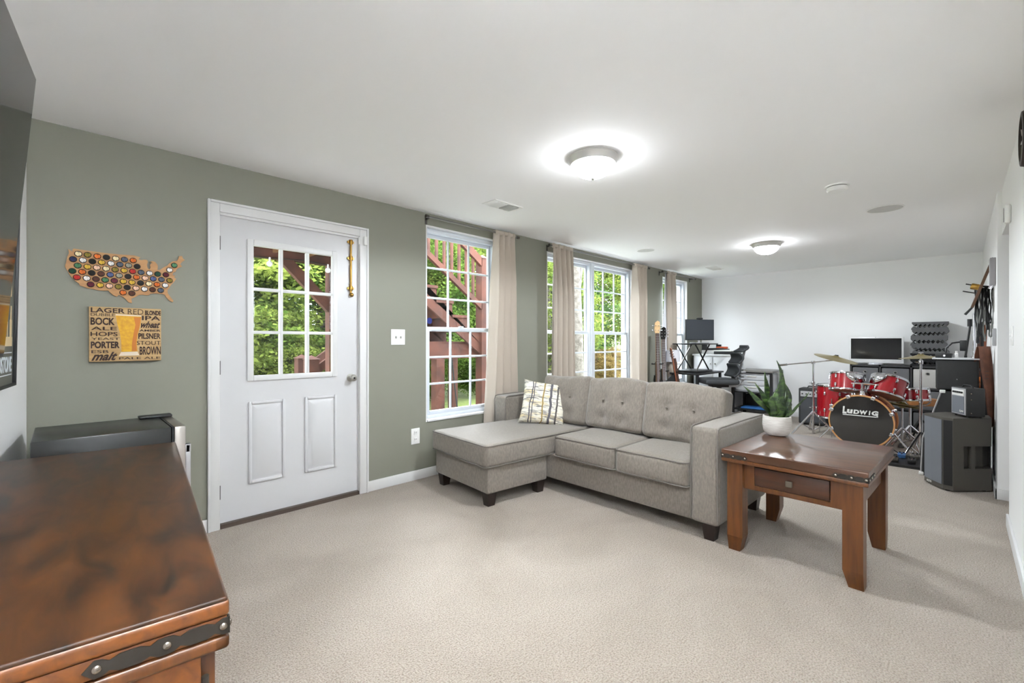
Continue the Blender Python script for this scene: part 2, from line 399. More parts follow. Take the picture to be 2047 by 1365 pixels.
# ------------------------------------------------------------------ door
d = sempty('door_1', (0, YW, 0)); d['label'] = 'white half-glass entry door with two raised panels below'
YD = .02   # slab face sits just behind the wall face
mb = MB()
for x0, x1, z0, z1 in ((.732, 1.694, .03, .985), (.732, .912, .985, 2.07), (1.506, 1.694, .985, 2.07), (.912, 1.506, 1.92, 2.07)):
    mb.box(x0, x1, YD, YD+.045, z0, z1)
mb.build('slab', m_door, d, smooth=False)
MB().box(.712, .732, 0, .16, 0, 2.09).box(1.694, 1.714, 0, .16, 0, 2.09).box(.712, 1.714, 0, .16, 2.07, 2.09).build('jamb', m_trim, d, smooth=False)
mb = barframe(MB(), .676, 1.756, 0, 2.142, .052, .058, 0, .056, -.016, 0, .004)
barframe(mb, .66, 1.772, 0, 2.158, .016, .016, 0, .016, -.024, 0, .004)
mb.build('casing', m_trim, d)
MB().box(.732, 1.694, -.01, .1, 0, .028).build('threshold', mat('threshold', (74, 62, 54), .5), d, smooth=False)
mb = barframe(MB(), .894, 1.524, .962, 1.94, .04, .042, .038, .042, YD-.014, YD+.02, .006)
mb.build('glazing_frame', m_trim, d)
gx = [.934, 1.1145, 1.2995, 1.482]; gz = [1.0, 1.299, 1.6, 1.898]
for x in gx[1:3]: MB().rbox(x-.011, x+.011, YD-.008, YD+.03, 1.0, 1.898, .004).build('muntin', m_trim, d)
for z in gz[1:3]: MB().rbox(.934, 1.482, YD-.006, YD+.028, z-.011, z+.011, .004).build('muntin', m_trim, d)
for i in range(3):
    for j in range(3):
        MB().box(gx[i]+.008, gx[i+1]-.008, YD+.008, YD+.012, gz[j]+.008, gz[j+1]-.008).build('pane', m_glass, d, smooth=False)
for x0, x1 in ((.902, 1.14), (1.277, 1.52)):
    z0, z1 = .255, .82
    mb = MB()
    barframe(mb, x0, x1, z0, z1, .02, .02, .02, .02, YD-.014, YD+.01, .007)
    i0, i1, k0, k1 = x0+.024, x1-.024, z0+.024, z1-.024; g = .034
    vs = [(i0, YD+.0005, k0), (i1, YD+.0005, k0), (i1, YD+.0005, k1), (i0, YD+.0005, k1), (i0+g, YD-.016, k0+g), (i1-g, YD-.016, k0+g), (i1-g, YD-.016, k1-g), (i0+g, YD-.016, k1-g)]
    mb.add(vs, [(0, 1, 5, 4), (1, 2, 6, 5), (2, 3, 7, 6), (3, 0, 4, 7), (4, 5, 6, 7)])
    mb.build('raised_panel', m_door, d)
kb = MB().lathe([(.032, 0), (.032, .006), (.012, .010), (.012, .03), (.026, .042), (.028, .055), (.022, .066), (.006, .069)], 24, M=T(1.635, YD, .945) @ RX(90)).build('knob', m_nickel, d)
MB().lathe([(.008, 0), (.008, .003)], 12, M=T(1.635, YD-.068, .945) @ RX(90)).build('keyhole', m_black, kb)
for z in (1.884, 1.062, .241):
    MB().cyl((.727, -.004, z-.045), (.727, -.004, z+.045), .007).box(.727, .733, .0, .02, z-.045, z+.045).build('hinge', m_steel, d)
bb = thing('barrel_bolt', 'tall brass surface bolt mounted near the top corner of the white door', 'door bolt', (1.631, YW+YD, 1.83))
MB().cyl((0, -.014, -.225), (0, -.014, .21), .0085, seg=12).build('rod', m_brass, bb)
for z in (.2, .07, -.17): MB().lathe([(.014, -.018), (.017, 0), (.014, .018)], 14, M=T(0, -.014, z)).box(-.026, .026, -.014, 0, z-.008, z+.008).build('bracket', m_brass, bb)
MB().ball((.004, -.018, -.222), .018).build('knob', m_brass, bb)
st = thing('alarm_contact', 'small white alarm contact on the corner of the door casing', 'sensor', (1.735, YW-.024, 2.05))
MB().rbox(-.012, .012, -.018, 0, -.035, .035, .004).build('magnet', m_plate, st); MB().rbox(-.045, -.025, .012, .036, -.03, .03, .004).build('sensor_body', m_plate, st)

# ------------------------------------------------------------------ windows
def window(n, x0, x1, twin, label):
    z0, z1 = .5, 2.3
    d = sempty('window_%d' % n, (0, YW, 0)); d['label'] = label
    mb = MB(); t = .012
    mb.box(x0, x0+t, 0, .19, z0, z1).box(x1-t, x1, 0, .19, z0, z1).box(x0+t, x1-t, 0, .19, z1-t, z1); mb.build('jamb_liner', m_trim, d, smooth=False)
    MB().rbox(x0+t, x1-t, -.012, .19, z0, z0+.022, .005).build('window_sill', m_trim, d)
    units = [(x0+t, x1-t)] if not twin else [(x0+t, (x0+x1)/2-.02), ((x0+x1)/2+.02, x1-t)]
    if twin: MB().rbox((x0+x1)/2-.03, (x0+x1)/2+.03, .03, .15, z0, z1, .006).build('mullion', m_vinyl, d)
    for a, b_ in units:
        zb, zt, zm = z0+.022, z1-t, 1.35; f = .034
        mb = MB()
        barframe(mb, a, b_, zb, zt, f, f, .03, .04, .045, .14, .005)
        mb.build('frame', m_vinyl, d)
        for up in (0, 1):
            ya, yb = (.095, .125) if up else (.06, .092)
            s0, s1 = (zm-.018, zt-.04) if up else (zb+.03, zm+.022)
            l, r_ = a+f, b_-f; sw = .024 if up else .036
            mb = MB()
            barframe(mb, l, r_, s0, s1, sw, sw, .034, .034, ya, yb, .004)
            sash = mb.build('upper_sash' if up else 'lower_sash', m_vinyl, d)
            px = [l+sw+(r_-l-2*sw)*i/3 for i in range(4)]; pz = [s0+.034+(s1-s0-.068)*i/3 for i in range(4)]
            ym = (ya+yb)/2
            for x in px[1:3]: MB().rbox(x-.009, x+.009, ym-.009, ym+.009, pz[0], pz[3], .003).build('muntin', m_vinyl, sash)
            for z in pz[1:3]: MB().rbox(px[0], px[3], ym-.008, ym+.008, z-.009, z+.009, .003).build('muntin', m_vinyl, sash)
            pane = None
            for i in range(3):
                for j in range(3):
                    cx, cz = (px[i]+px[i+1])/2, (pz[j]+pz[j+1])/2
                    if pane is None:
                        hx, hz = (px[1]-px[0])/2-.006, (pz[1]-pz[0])/2-.006
                        pane = MB().box(-hx, hx, -.002, .002, -hz, hz).build('pane', m_glass, sash, loc=(cx, ym, cz), smooth=False)
                    else: inst(pane, 'pane', sash, loc=(cx, ym, cz))
            if not up: MB().rbox((l+r_)/2-.025, (l+r_)/2+.025, ya-.004, ya+.02, s1, s1+.012, .004).build('sash_lock', m_vinyl, sash)
window(1, *OP[1][:2], False, 'tall white double-hung window beside the door, overlooking the deck stairs')
window(2, *OP[2][:2], True, 'white twin double-hung window behind the sofa')
window(3, *OP[3][:2], False, 'white double-hung window by the desk')
struct_b = MB().lathe([(.03, 0), (.03, .001)], 16, M=T(2.44, YW+.088, 1.43) @ RX(90)).build('window_sticker', mat('sticker_navy', (30, 40, 110), .4))
tag(struct_b, 'round navy alarm sticker on the window pane beside the door', 'sticker')

# curtain rods and curtains
YC = YW-.086
def rod(x0, x1, label):
    t = thing('curtain_rod', label, 'curtain rod', ((x0+x1)/2, YC, 2.35), group='curtain rods on the window wall'); h = (x1-x0)/2
    MB().cyl((-h, 0, 0), (h, 0, 0), .009).build('rod', m_rod, t)
    for s in (-1, 1):
        MB().cyl((s*h, 0, 0), (s*(h+.03), 0, 0), .014, .016).build('finial', m_steel, t)
        MB().box(s*(h-.03)-.006, s*(h-.03)+.006, 0, .086, -.006, .006).rbox(s*(h-.03)-.012, s*(h-.03)+.012, .080, .086, -.05, .02, .002).build('bracket', m_steel, t)
rod(2.31, 3.44, 'brushed metal curtain rod above the window beside the door')
rod(4.0, 6.3, 'long brushed metal curtain rod above the twin window')
rod(6.78, 7.98, 'short curtain rod above the window by the desk')
def curtain(t0, t1, b0, b1, folds, label, seed, lining=False, zt=2.375, zb=.04):
    rnd = random.Random(seed); nx, nz = folds*10, 22
    ph = rnd.random()*6; V = []; F = []
    amp = [rnd.uniform(.6, 1.2) for _ in range(folds+2)]
    for j in range(nz+1):
        v = j/nz; z = zt+(zb-zt)*v; a0 = t0+(b0-t0)*v**1.3; a1 = t1+(b1-t1)*v**1.3
        for i in range(nx+1):
            u = i/nx; k = u*folds; A = .050*amp[int(k)]*(.45+.55*min(1, v*4))
            y = A*math.sin(2*PI*k+ph)+.006*math.sin(5*u+3*v+ph)
            x = a0+(a1-a0)*u+.012*math.cos(4*PI*k+ph)*min(1, v*3)
            V.append((x-(t0+t1)/2, y, z))
    for j in range(nz):
        for i in range(nx):
            q = j*(nx+1)+i; F.append((q, q+1, q+nx+2, q+nx+1))
    t = thing('curtain', label, 'curtain', ((t0+t1)/2, YC, 0), group='beige curtain panels')
    def sheet(name, m, off):
        o = MB().add([(x, y+off, z) for x, y, z in V], F).build(name, m, t, ang=80)
        md = o.modifiers.new('thick', 'SOLIDIFY'); md.thickness = .004
        return o
    sheet('panel', m_curtain, 0)
    mb = MB().rbox(-(t1-t0)/2, (t1-t0)/2, -.02, .02, zt-.045, zt+.003, .018, k=2); mb.build('heading', m_curtain, t)
    if lining:
        V2 = []
        for j in range(nz+1):
            v = j/nz; z = zt-.02+(zb-zt)*v
            for i in range(9):
                u = i/8; V2.append((t0-(t0+t1)/2-(.015+.20*v**.8)*(1-u)+.1*u, .028+.008*math.sin(u*7), z))
        F2 = [(j*9+i, j*9+i+1, j*9+i+10, j*9+i+9) for j in range(nz) for i in range(8)]
        o = MB().add(V2, F2).build('lining', m_lining, t, ang=80); md = o.modifiers.new('thick', 'SOLIDIFY'); md.thickness = .003
curtain(3.12, 3.41, 2.97, 3.50, 4, 'beige curtain gathered right of the window beside the door', 3)
curtain(4.02, 4.41, 4.00, 4.44, 4, 'beige curtain gathered at the left side of the twin window', 5)
curtain(5.88, 6.25, 5.86, 6.28, 4, 'beige curtain gathered at the right side of the twin window', 8)
curtain(6.92, 7.24, 6.98, 7.26, 3, 'beige curtain with pale lining hanging behind the desk', 11, True)

# ------------------------------------------------------------------ ceiling fittings
def dome(x, y, label):
    t = thing('ceiling_light', label, 'ceiling light', (x, y, CZ), group='flush dome ceiling lights')
    MB().lathe([(.158, 0), (.162, -.012), (.156, -.022), (.150, -.03), (.142, -.048), (.125, -.05), (.12, -.02), (.0001, -.02)], 40).build('pan', mat('lamp_ring', (196, 194, 190), .35, .35), t)
    pr = [(.132*math.cos(a*PI/2/10)+.0001, -.045-.085*math.sin(a*PI/2/10)) for a in range(11)]
    MB().lathe(pr, 36).build('glass_dome', m_dome, t)
    MB().ball((0, 0, -.133), .012).build('finial', m_nickel, t)
    l = bpy.data.lights.new('dome_bulb', 'SPOT'); l.energy = LAMP_WATTS; l.spot_size = R(176); l.spot_blend = .25; l.shadow_soft_size = .06; l.color = (.88, .95, 1.0)
    lo = bpy.data.objects.new('dome_bulb', l); COL.objects.link(lo); lo.parent = t; lo.location = (0, 0, -.215)
dome(2.39, 1.66, 'lit dome ceiling light with nickel ring nearer the sofa front')
dome(5.96, 1.65, 'lit dome ceiling light with nickel ring farther away, toward the drums')
def vent(x, y, label):
    t = thing('ceiling_vent', label, 'vent', (x, y, CZ), group='ceiling air registers')
    mb = MB(); mb.box(-.165, .165, -.085, -.065, -.006, 0).box(-.165, .165, .065, .085, -.006, 0).box(-.165, -.135, -.065, .065, -.006, 0).box(.135, .165, -.065, .065, -.006, 0).box(-.008, .008, -.065, .065, -.006, 0)
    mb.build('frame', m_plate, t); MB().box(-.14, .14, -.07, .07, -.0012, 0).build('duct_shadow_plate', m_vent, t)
    for s, a in ((-1, -38), (1, 38)):
        for i in range(8):
            MB().box(-.0008, .0008, -.065, .065, -.008, .008, M=T(s*.072+(i-3.5)*.016, 0, -.0085) @ RY(a)).build('louver', m_plate, t)
vent(2.68, 2.79, 'white ceiling air register near the window beside the door')
vent(7.37, 2.79, 'white ceiling air register near the far window')
for x, y, r, lb in ((5.3, 2.87, .112, 'flush round ceiling speaker near the twin window'), (5.13, .475, .132, 'flush round ceiling speaker near the smoke detector')):
    t = thing('ceiling_speaker', lb, 'speaker', (x, y, CZ), group='flush ceiling speakers')
    MB().lathe([(r, 0), (r, -.004), (r-.008, -.006), (r-.009, -.003)], 36).build('rim', m_plate, t); MB().lathe([(r-.008, -.004), (.0001, -.0045)], 36).build('grille', m_spk, t)
t = thing('smoke_detector', 'white round smoke detector on the ceiling', 'smoke detector', (4.12, .66, CZ))
MB().lathe([(.078, 0), (.078, -.008), (.07, -.01)], 32).build('base_plate', m_plate, t); MB().lathe([(.066, -.014), (.066, -.034), (.058, -.042), (.0001, -.044)], 32).build('cover', m_plate, t); MB().lathe([(.064, -.008), (.064, -.015)], 32).build('vent_slot', m_vent, t)

# ------------------------------------------------------------------ wall plates and right-wall items
t = thing('light_switch', 'white double toggle light switch between the door and window', 'light switch', (2.052, YW, 1.273))
MB().rbox(-.068, .068, -.006, 0, -.067, .067, .004).build('plate', m_plate, t)
for s in (-1, 1): MB().rbox(s*.024-.005, s*.024+.005, -.018, 0, -.012, .010, .003).build('toggle', m_nickel, t)
t = thing('power_outlet', 'white duplex power outlet low on the green wall beside the chaise', 'outlet', (2.227, YW, .39))
MB().rbox(-.044, .044, -.006, 0, -.07, .07, .004).build('plate', m_plate, t)
for s in (-1, 1):
    o = MB().rbox(-.017, .017, -.009, 0, s*.03-.02, s*.03+.02, .008, k=2).build('receptacle', m_plate, t)
    MB().box(-.009, -.006, -.0095, -.008, s*.03-.004, s*.03+.01).box(.006, .009, -.0095, -.008, s*.03-.004, s*.03+.01).build('slot', m_black, o)
t = thing('wall_sensor', 'white rounded motion sensor high on the right wall', 'sensor', (4.28, YR, 2.05))
MB().rbox(-.035, .035, 0, .03, -.06, .06, .014, k=3).build('cover', m_plate, t); MB().rbox(.0, .03, .028, .0315, -.045, .045, .001).build('lens_slot', m_vent, t)
t = thing('wall_switch', 'white light switch on the right wall beside the hall opening', 'light switch', (4.14, YR, 1.27))
MB().rbox(-.04, .04, 0, .006, -.06, .06, .003).build('plate', m_plate, t); MB().rbox(-.006, .006, 0, .016, -.012, .012, .003).build('toggle', m_plate, t)
t = thing('wall_clock', 'dark ornate round wall ornament at the right edge of the picture', 'wall ornament', (3.235, YR, 2.2))
MB().lathe([(.12, 0), (.13, .012), (.125, .024), (.105, .026), (.1, .012), (.0001, .012)], 30, M=RX(-90)).build('rim', m_iron, t)
for i in range(8): MB().cyl((.03*math.cos(i*PI/4), .015, .03*math.sin(i*PI/4)), (.108*math.cos(i*PI/4), .015, .108*math.sin(i*PI/4)), .005, seg=6).build('spoke', m_nail, t)

# ------------------------------------------------------------------ left wall: television, poster
LW = T(-.134, 3.45, 0) @ RZ(-5.5)     # local x out of the wall, local y toward the window wall (0 at the corner)
tv = thing('television', 'large black flat television tilted down on the left wall', 'television', M=LW @ T(.163, -1.53, 1.19) @ RY(4.5))
MB().rbox(-.035, .0, -1.42, 0, 0, .815, .006).build('housing', m_black, tv)
MB().box(-.0005, .0015, -1.412, -.008, .012, .807).build('screen', mat('tv_screen', (6, 6, 7), .06), tv, smooth=False)
MB().box(-.06, -.035, -.95, -.45, .2, .6).build('back_cover', m_black, tv)
MB().box(-.13, -.06, -.74, -.66, .36, .44).build('wall_mount', m_steel, tv)
ps = thing('framed_poster', 'slate poster with cream towers and chalk lettering in a thin black frame', 'poster', M=LW @ T(.012, -.46, 1.04) @ RY(.9))
for q in ((-.75, -.738, 0, .82), (-.012, 0, 0, .82), (-.738, -.012, 0, .012), (-.738, -.012, .808, .82)): MB().rbox(0, .02, q[0], q[1], q[2], q[3], .002).build('frame_bar', m_black, ps)
MB().box(.002, .008, -.738, -.012, .012, .808).build('print', m_poster, ps, smooth=False)
for y0, y1, z0, z1 in ((-.45, -.035, .175, .215), (-.42, -.36, .215, .25), (-.30, -.28, .215, .28), (-.225, -.205, .215, .29), (-.165, -.155, .215, .33), (-.13, -.12, .215, .28), (-.085, -.045, .215, .29), (-.075, -.055, .29, .35), (-.08, -.06, .39, .48), (-.06, -.045, .55, .61), (-.10, -.06, .61, .69), (-.12, -.09, .69, .75)):
    MB().box(.008, .0086, y0, y1, z0, z1).build('printed_tower', m_posterink, ps)
text('poster_lettering', 'LDSTONE', .26, .068, basis((.0085, -.165, .097), (0, 1, 0), (0, 0, 1)), m_posterwhite, ps, bold=.02)
for z in (.145, .05): MB().box(.008, .0086, -.54, -.035, z, z+.004).build('printed_rule', m_posterwhite, ps)

# ------------------------------------------------------------------ bottle-cap map and beer sign
# outline of the plywood map, metres from its own centre
OUT = [(-0.2486, 0.1387), (-0.2382, 0.1305), (-0.2313, 0.1272), (-0.2336, 0.1355), (-0.2274, 0.1445), (-0.2039, 0.1425), (-0.1641, 0.1400), (-0.1027, 0.1375), (-0.0391, 0.1378), (0.0267, 0.1410), (0.0560, 0.1332), (0.0456, 0.1213), (0.0583, 0.1176), (0.0720, 0.1218), (0.0848, 0.1222), (0.0904, 0.1135), (0.0858, 0.0928), (0.0881, 0.0753), (0.0964, 0.0656), (0.1024, 0.0770), (0.0996, 0.0933), (0.1043, 0.1022), (0.1108, 0.1077), (0.1015, 0.1137), (0.1108, 0.1184), (0.1240, 0.1153), (0.1353, 0.0988), (0.1372, 0.0834), (0.1343, 0.0687), (0.1467, 0.0689), (0.1658, 0.0874), (0.1852, 0.1017), (0.1929, 0.1154), (0.2096, 0.1291), (0.2313, 0.1349), (0.2383, 0.1505), (0.2413, 0.1657), (0.2574, 0.1679), (0.2604, 0.1534), (0.2710, 0.1461), (0.2554, 0.1293), (0.2473, 0.1172), (0.2564, 0.1022), (0.2353, 0.0899), (0.2274, 0.0792), (0.2234, 0.0653), (0.2155, 0.0644), (0.2086, 0.0490), (0.2125, 0.0409), (0.2224, 0.0456), (0.2165, 0.0291), (0.2274, 0.0240), (0.2185, 0.0060), (0.2027, -0.0150), (0.1929, -0.0341), (0.1832, -0.0531), (0.1861, -0.0723), (0.2027, -0.0979), (0.2135, -0.1142), (0.2086, -0.1219), (0.1929, -0.1131), (0.1774, -0.0935), (0.1706, -0.0795), (0.1562, -0.0745), (0.1372, -0.0748), (0.1136, -0.0754), (0.0950, -0.0815), (0.1006, -0.0858), (0.0858, -0.0893), (0.0674, -0.0871), (0.0492, -0.0896), (0.0312, -0.1037), (0.0143, -0.1142), (0.0169, -0.1396), (0.0027, -0.1369), (-0.0087, -0.1204), (-0.0218, -0.1063), (-0.0340, -0.0980), (-0.0417, -0.0963), (-0.0499, -0.1071), (-0.0648, -0.0991), (-0.0776, -0.0864), (-0.0860, -0.0747), (-0.1069, -0.0763), (-0.1234, -0.0766), (-0.1480, -0.0719), (-0.1722, -0.0684), (-0.1921, -0.0591), (-0.2032, -0.0567), (-0.2063, -0.0461), (-0.2196, -0.0343), (-0.2332, -0.0172), (-0.2429, -0.0019), (-0.2505, 0.0167), (-0.2559, 0.0268), (-0.2620, 0.0433), (-0.2567, 0.0676), (-0.2528, 0.0950), (-0.2459, 0.1164)]
usa = thing('bottle_cap_map', 'plywood map of the United States filled with bottle caps on the green wall', 'wall map', (.27, YW-.012, 1.6))
MB().prism(OUT, 0, .012, M=RX(90) @ T(0, 0, -.012)).build('plywood_map', m_ply, usa, smooth=False)
CAPS = {'cream': (230, 214, 170), 'gold': (206, 168, 60), 'orange': (208, 106, 40), 'black': (30, 26, 24), 'blue': (84, 96, 140), 'white': (230, 228, 226), 'slate': (84, 92, 108), 'green': (74, 122, 84), 'dkgreen': (34, 70, 52), 'red': (176, 40, 34), 'brown': (84, 48, 36), 'maroon': (92, 30, 44), 'olive': (132, 116, 44), 'navy': (44, 50, 84), 'grey': (150, 150, 136), 'pink': (226, 186, 160)}
capmesh = {}
rim_mat = mat('cap_rim', (40, 30, 22), .5, .3)
for k, c in CAPS.items():
    mb = MB(); pr = []
    mb.lathe([(.0162, 0), (.0162, .003), (.0138, .006), (.0126, .0062)], 18)
    mb.lathe([(.0128, .0060), (.0128, .0066), (.0001, .0066)], 18, mi=1)
    me = mb.build('bottle_cap', [rim_mat, mat('cap_'+k, c, .55, spec=.15, col2=tuple(int(x*.6+(14 if sum(c) < 260 else 0)) for x in c), scale=130, lo=.5, hi=.62)])
    capmesh[k] = me.data; bpy.data.objects.remove(me)
CL = [(-0.2098, 0.1171, 'cream'), (-0.1722, 0.1168, 'olive'), (-0.1325, 0.1138, 'orange'), (-0.0944, 0.1133, 'black'), (-0.0550, 0.1117, 'cream'), (-0.0166, 0.1109, 'slate'), (0.0223, 0.1101, 'orange'), (-0.2301, 0.0856, 'navy'), (-0.1913, 0.0846, 'white'), (-0.1528, 0.0828, 'black'), (-0.1144, 0.0821, 'gold'), (-0.0754, 0.0807, 'white'), (-0.0366, 0.0792, 'slate'), (0.0014, 0.0786, 'grey'), (0.0402, 0.0774, 'black'), (-0.2118, 0.0525, 'green'), (-0.1730, 0.0506, 'gold'), (-0.1349, 0.0500, 'pink'), (-0.0961, 0.0489, 'cream'), (-0.0572, 0.0477, 'olive'), (-0.0183, 0.0469, 'gold'), (0.0200, 0.0459, 'red'), (0.0583, 0.0443, 'slate'), (0.0973, 0.0432, 'white'), (0.1362, 0.0426, 'dkgreen'), (0.1755, 0.0425, 'maroon'), (0.1934, 0.0736, 'white'), (0.2170, 0.1049, 'green'), (-0.2328, 0.0208, 'dkgreen'), (-0.1941, 0.0196, 'orange'), (-0.1553, 0.0183, 'black'), (-0.1168, 0.0174, 'brown'), (-0.0784, 0.0164, 'blue'), (-0.0400, 0.0153, 'grey'), (-0.0008, 0.0142, 'black'), (0.0370, 0.0134, 'orange'), (0.0766, 0.0121, 'pink'), (0.1146, 0.0117, 'blue'), (0.1543, 0.0114, 'slate'), (0.1934, 0.0091, 'olive'), (-0.2153, -0.0126, 'red'), (-0.1762, -0.0137, 'white'), (-0.1378, -0.0143, 'brown'), (-0.0998, -0.0156, 'green'), (-0.0606, -0.0164, 'maroon'), (-0.0218, -0.0167, 'gold'), (0.0165, -0.0189, 'gold'), (0.0560, -0.0187, 'black'), (0.0941, -0.0200, 'cream'), (0.1324, -0.0213, 'orange'), (0.1721, -0.0226, 'white'), (-0.1597, -0.0463, 'maroon'), (-0.1206, -0.0467, 'gold'), (-0.0818, -0.0483, 'pink'), (-0.0435, -0.0490, 'olive'), (-0.0043, -0.0502, 'black'), (0.0348, -0.0516, 'pink'), (0.0733, -0.0531, 'white'), (0.1118, -0.0535, 'brown'), (0.1505, -0.0545, 'slate'), (-0.0227, -0.0817, 'orange'), (0.0165, -0.0827, 'brown')]
for x, z, k in CL:
    o = bpy.data.objects.new('bottle_cap', capmesh[k]); COL.objects.link(o); o.parent = usa; o.location = (x, 0, z); o.rotation_euler = (R(90), 0, 0)
sg = thing('beer_sign', 'tan canvas sign with a beer glass and beer style words', 'sign', (.103, YW-.035, 1.122))
SW, SH = .317, .308
MB().rbox(0, SW, 0, .033, 0, SH, .002).build('canvas', m_canvas, sg)
def sp(x, y): return (x-395)/727*SW, SH-(y-722-(x-395)/725*12)/538*SH
for s, x0, y0, x1, y1, bold, sh in (('LAGER',410,732,740,785,.02,0),('RED',770,740,930,795,-.01,0),('BLONDE',948,750,1117,802,.04,0),('DUBBLE',410,786,640,818,0,0),('IPA',915,806,1112,855,.02,0),('BOCK',408,828,640,905,.03,0),('wheat',905,862,1112,935,.03,.5),('ALE',412,918,660,955,.01,0),('AMBER',888,946,1115,972,.02,0),('HOPS',408,968,668,1015,.01,0),('PILSNER',878,985,1115,1048,.03,0),('YEAST',412,1025,690,1052,.01,0),('STOUT',862,1065,1115,1110,0,0),('PORTER',410,1062,688,1135,.04,0),('ESB',416,1148,580,1180,.01,0),('BROWN',892,1122,1117,1212,.02,0),('malt',415,1166,668,1255,.03,.5),('PALE ALE',682,1226,1113,1255,.01,0)):
    a = sp(x0, y0); b_ = sp(x1, y1)
    text('printed_word', s, b_[0]-a[0], abs(a[1]-b_[1]), basis(((a[0]+b_[0])/2, -.0006, (a[1]+b_[1])/2), (1, 0, 0), (0, 0, 1)), m_ink, sg, bold=bold, shear=sh)
def flat(name, pts, m, dep=.0008):
    MB().prism([sp(*p) for p in pts], 0, dep, M=RX(90)).build(name, m, sg, smooth=False)
flat('printed_beer', [(650,806),(908,816),(898,900),(872,1000),(862,1090),(868,1172),(705,1172),(704,1080),(690,980),(664,890)], m_beer)
flat('printed_amber_edge', [(830,822),(905,822),(893,905),(866,1000),(856,1090),(862,1165),(812,1168),(812,1090),(828,990),(848,900)], m_beeramber, .0011)
flat('printed_glass_base', [(702,1174),(870,1174),(888,1212),(680,1212)], m_glassprint)
flat('printed_foam', [(648,794),(910,804),(909,815),(649,806)], m_glassprint)

# ------------------------------------------------------------------ dresser (media console) and mini fridge
dr = thing('media_console', 'dark stained wooden media console with iron straps in the near left corner', 'cabinet', (.225, .984, 0), -5.5)
DW, DL, DH = .588, 1.72, .75
MB().rbox(-DW+.003, -.003, .003, DL-.003, DH-.012, DH, .005, k=2).build('top', m_darkwood, dr)
MB().rbox(-DW, 0, 0, DL, DH-.036, DH-.006, .008, k=2).build('edge_band', m_orangewood, dr)
MB().rbox(-DW+.004, -.004, .004, DL-.004, DH-.07, DH-.036, .003).build('strap_rail', m_orangewood, dr)
MB().rbox(-DW, .0, .0, .03, DH-.098, DH-.072, .008, k=2).rbox(-.03, .0, .0, DL, DH-.098, DH-.072, .008, k=2).build('lower_moulding', m_tablewood, dr)
MB().box(-DW+.02, -.03, .03, DL-.02, .08, DH-.07).build('body', m_tablewood, dr, smooth=False)
for x in (-DW+.02, -.075):
    for y in (.03, DL-.085): MB().rbox(x, x+.055, y, y+.055, 0, DH-.098, .004).build('leg', m_tablewood, dr)
# near end: framed panel door with planks
de = MB().box(-DW+.06, -.045, .008, .03, DH-.135, DH-.075).box(-DW+.06, -.045, .008, .03, .1, .16).box(-.11, -.045, .008, .03, .16, DH-.135).box(-DW+.06, -DW+.125, .008, .03, .16, DH-.135).build('end_door', m_orangewood, dr, smooth=False)
for i in range(4):
    a = -DW+.125+i*.0882; MB().rbox(a+.001, a+.0872, .014, .03, .16, DH-.135, .003).build('plank', m_orangewood, de)
for z in (DH-.17, .2): MB().cyl((-.038, .012, z-.03), (-.038, .012, z+.03), .006, seg=8).build('hinge', m_iron, de)
def strapgeo(mb, L_, ht, th):
    pts = [(0, ht*.5), (.0, -ht*.5)]
    n = 2; seg = L_/n
    top = []
    for i in range(n+1):
        x = i*seg
        if i < n: top += [(x, ht*.5), (x+seg*.12, ht*.5), (x+seg*.25, ht*.28), (x+seg*.38, ht*.46), (x+seg*.66, ht*.46), (x+seg*.80, ht*.26), (x+seg*.9, ht*.46)]
    top += [(L_, ht*.5), (L_+ht*.5, 0)]
    poly = top+[(x, -y) for x, y in reversed(top[:-1])]
    mb.prism(poly, 0, th)
    return mb
def strap(parent, M, L_, ht):
    so = strapgeo(MB(), L_, ht, .003).build('iron_strap', m_iron, parent, M=M, smooth=False)
    for x in (ht*.35, L_/2, L_-ht*.1): MB().ball((x, 0, .003), ht*.24, 12, sz=.6).build('nail_head', m_nail, so)
zc = DH-.053
strap(dr, basis((0, .003, zc), (-1, 0, 0), (0, 0, -1)), .19, .03)
strap(dr, basis((-.003, 0, zc), (0, 1, 0), (0, 0, 1)), .19, .03)
strap(dr, basis((-.003, DL, zc), (0, -1, 0), (0, 0, -1)), .19, .03)
for i in range(4):
    a = .07+i*.405
    q = MB().rbox(-.032, -.02, a, a+.385, .12, DH-.11, .004).build('front_door', m_orangewood, dr)
    MB().ball((-.008, a+(.35 if i % 2 == 0 else .035), .42), .014).build('knob', m_iron, q)

fr = thing('mini_fridge', 'black mini fridge with stainless door between the console and the door', 'refrigerator', (-.1, 2.835, 0))
MB().rbox(0, .49, 0, .475, .03, .8, .006).build('cabinet', mat('fridge_black', (24, 24, 23), .32), fr)
MB().box(.493, .50, .0, .475, .05, .8).build('gasket', m_black, fr)
fd = MB().rbox(.502, .55, 0, .475, .05, .8, .006).build('door', mat('stainless', (178, 172, 166), .28, 1.), fr)
MB().rbox(.55, .575, .02, .05, .42, .70, .006).box(.548, .575, .02, .05, .66, .70).build('handle', m_silver, fd)
MB().rbox(.4, .55, .395, .47, .8, .815, .006).build('hinge_cover', m_black, fr)
for x in (.03, .44):
    for y in (.03, .42): MB().cyl((x, y, 0), (x, y, .032), .018).build('foot', m_black, fr)

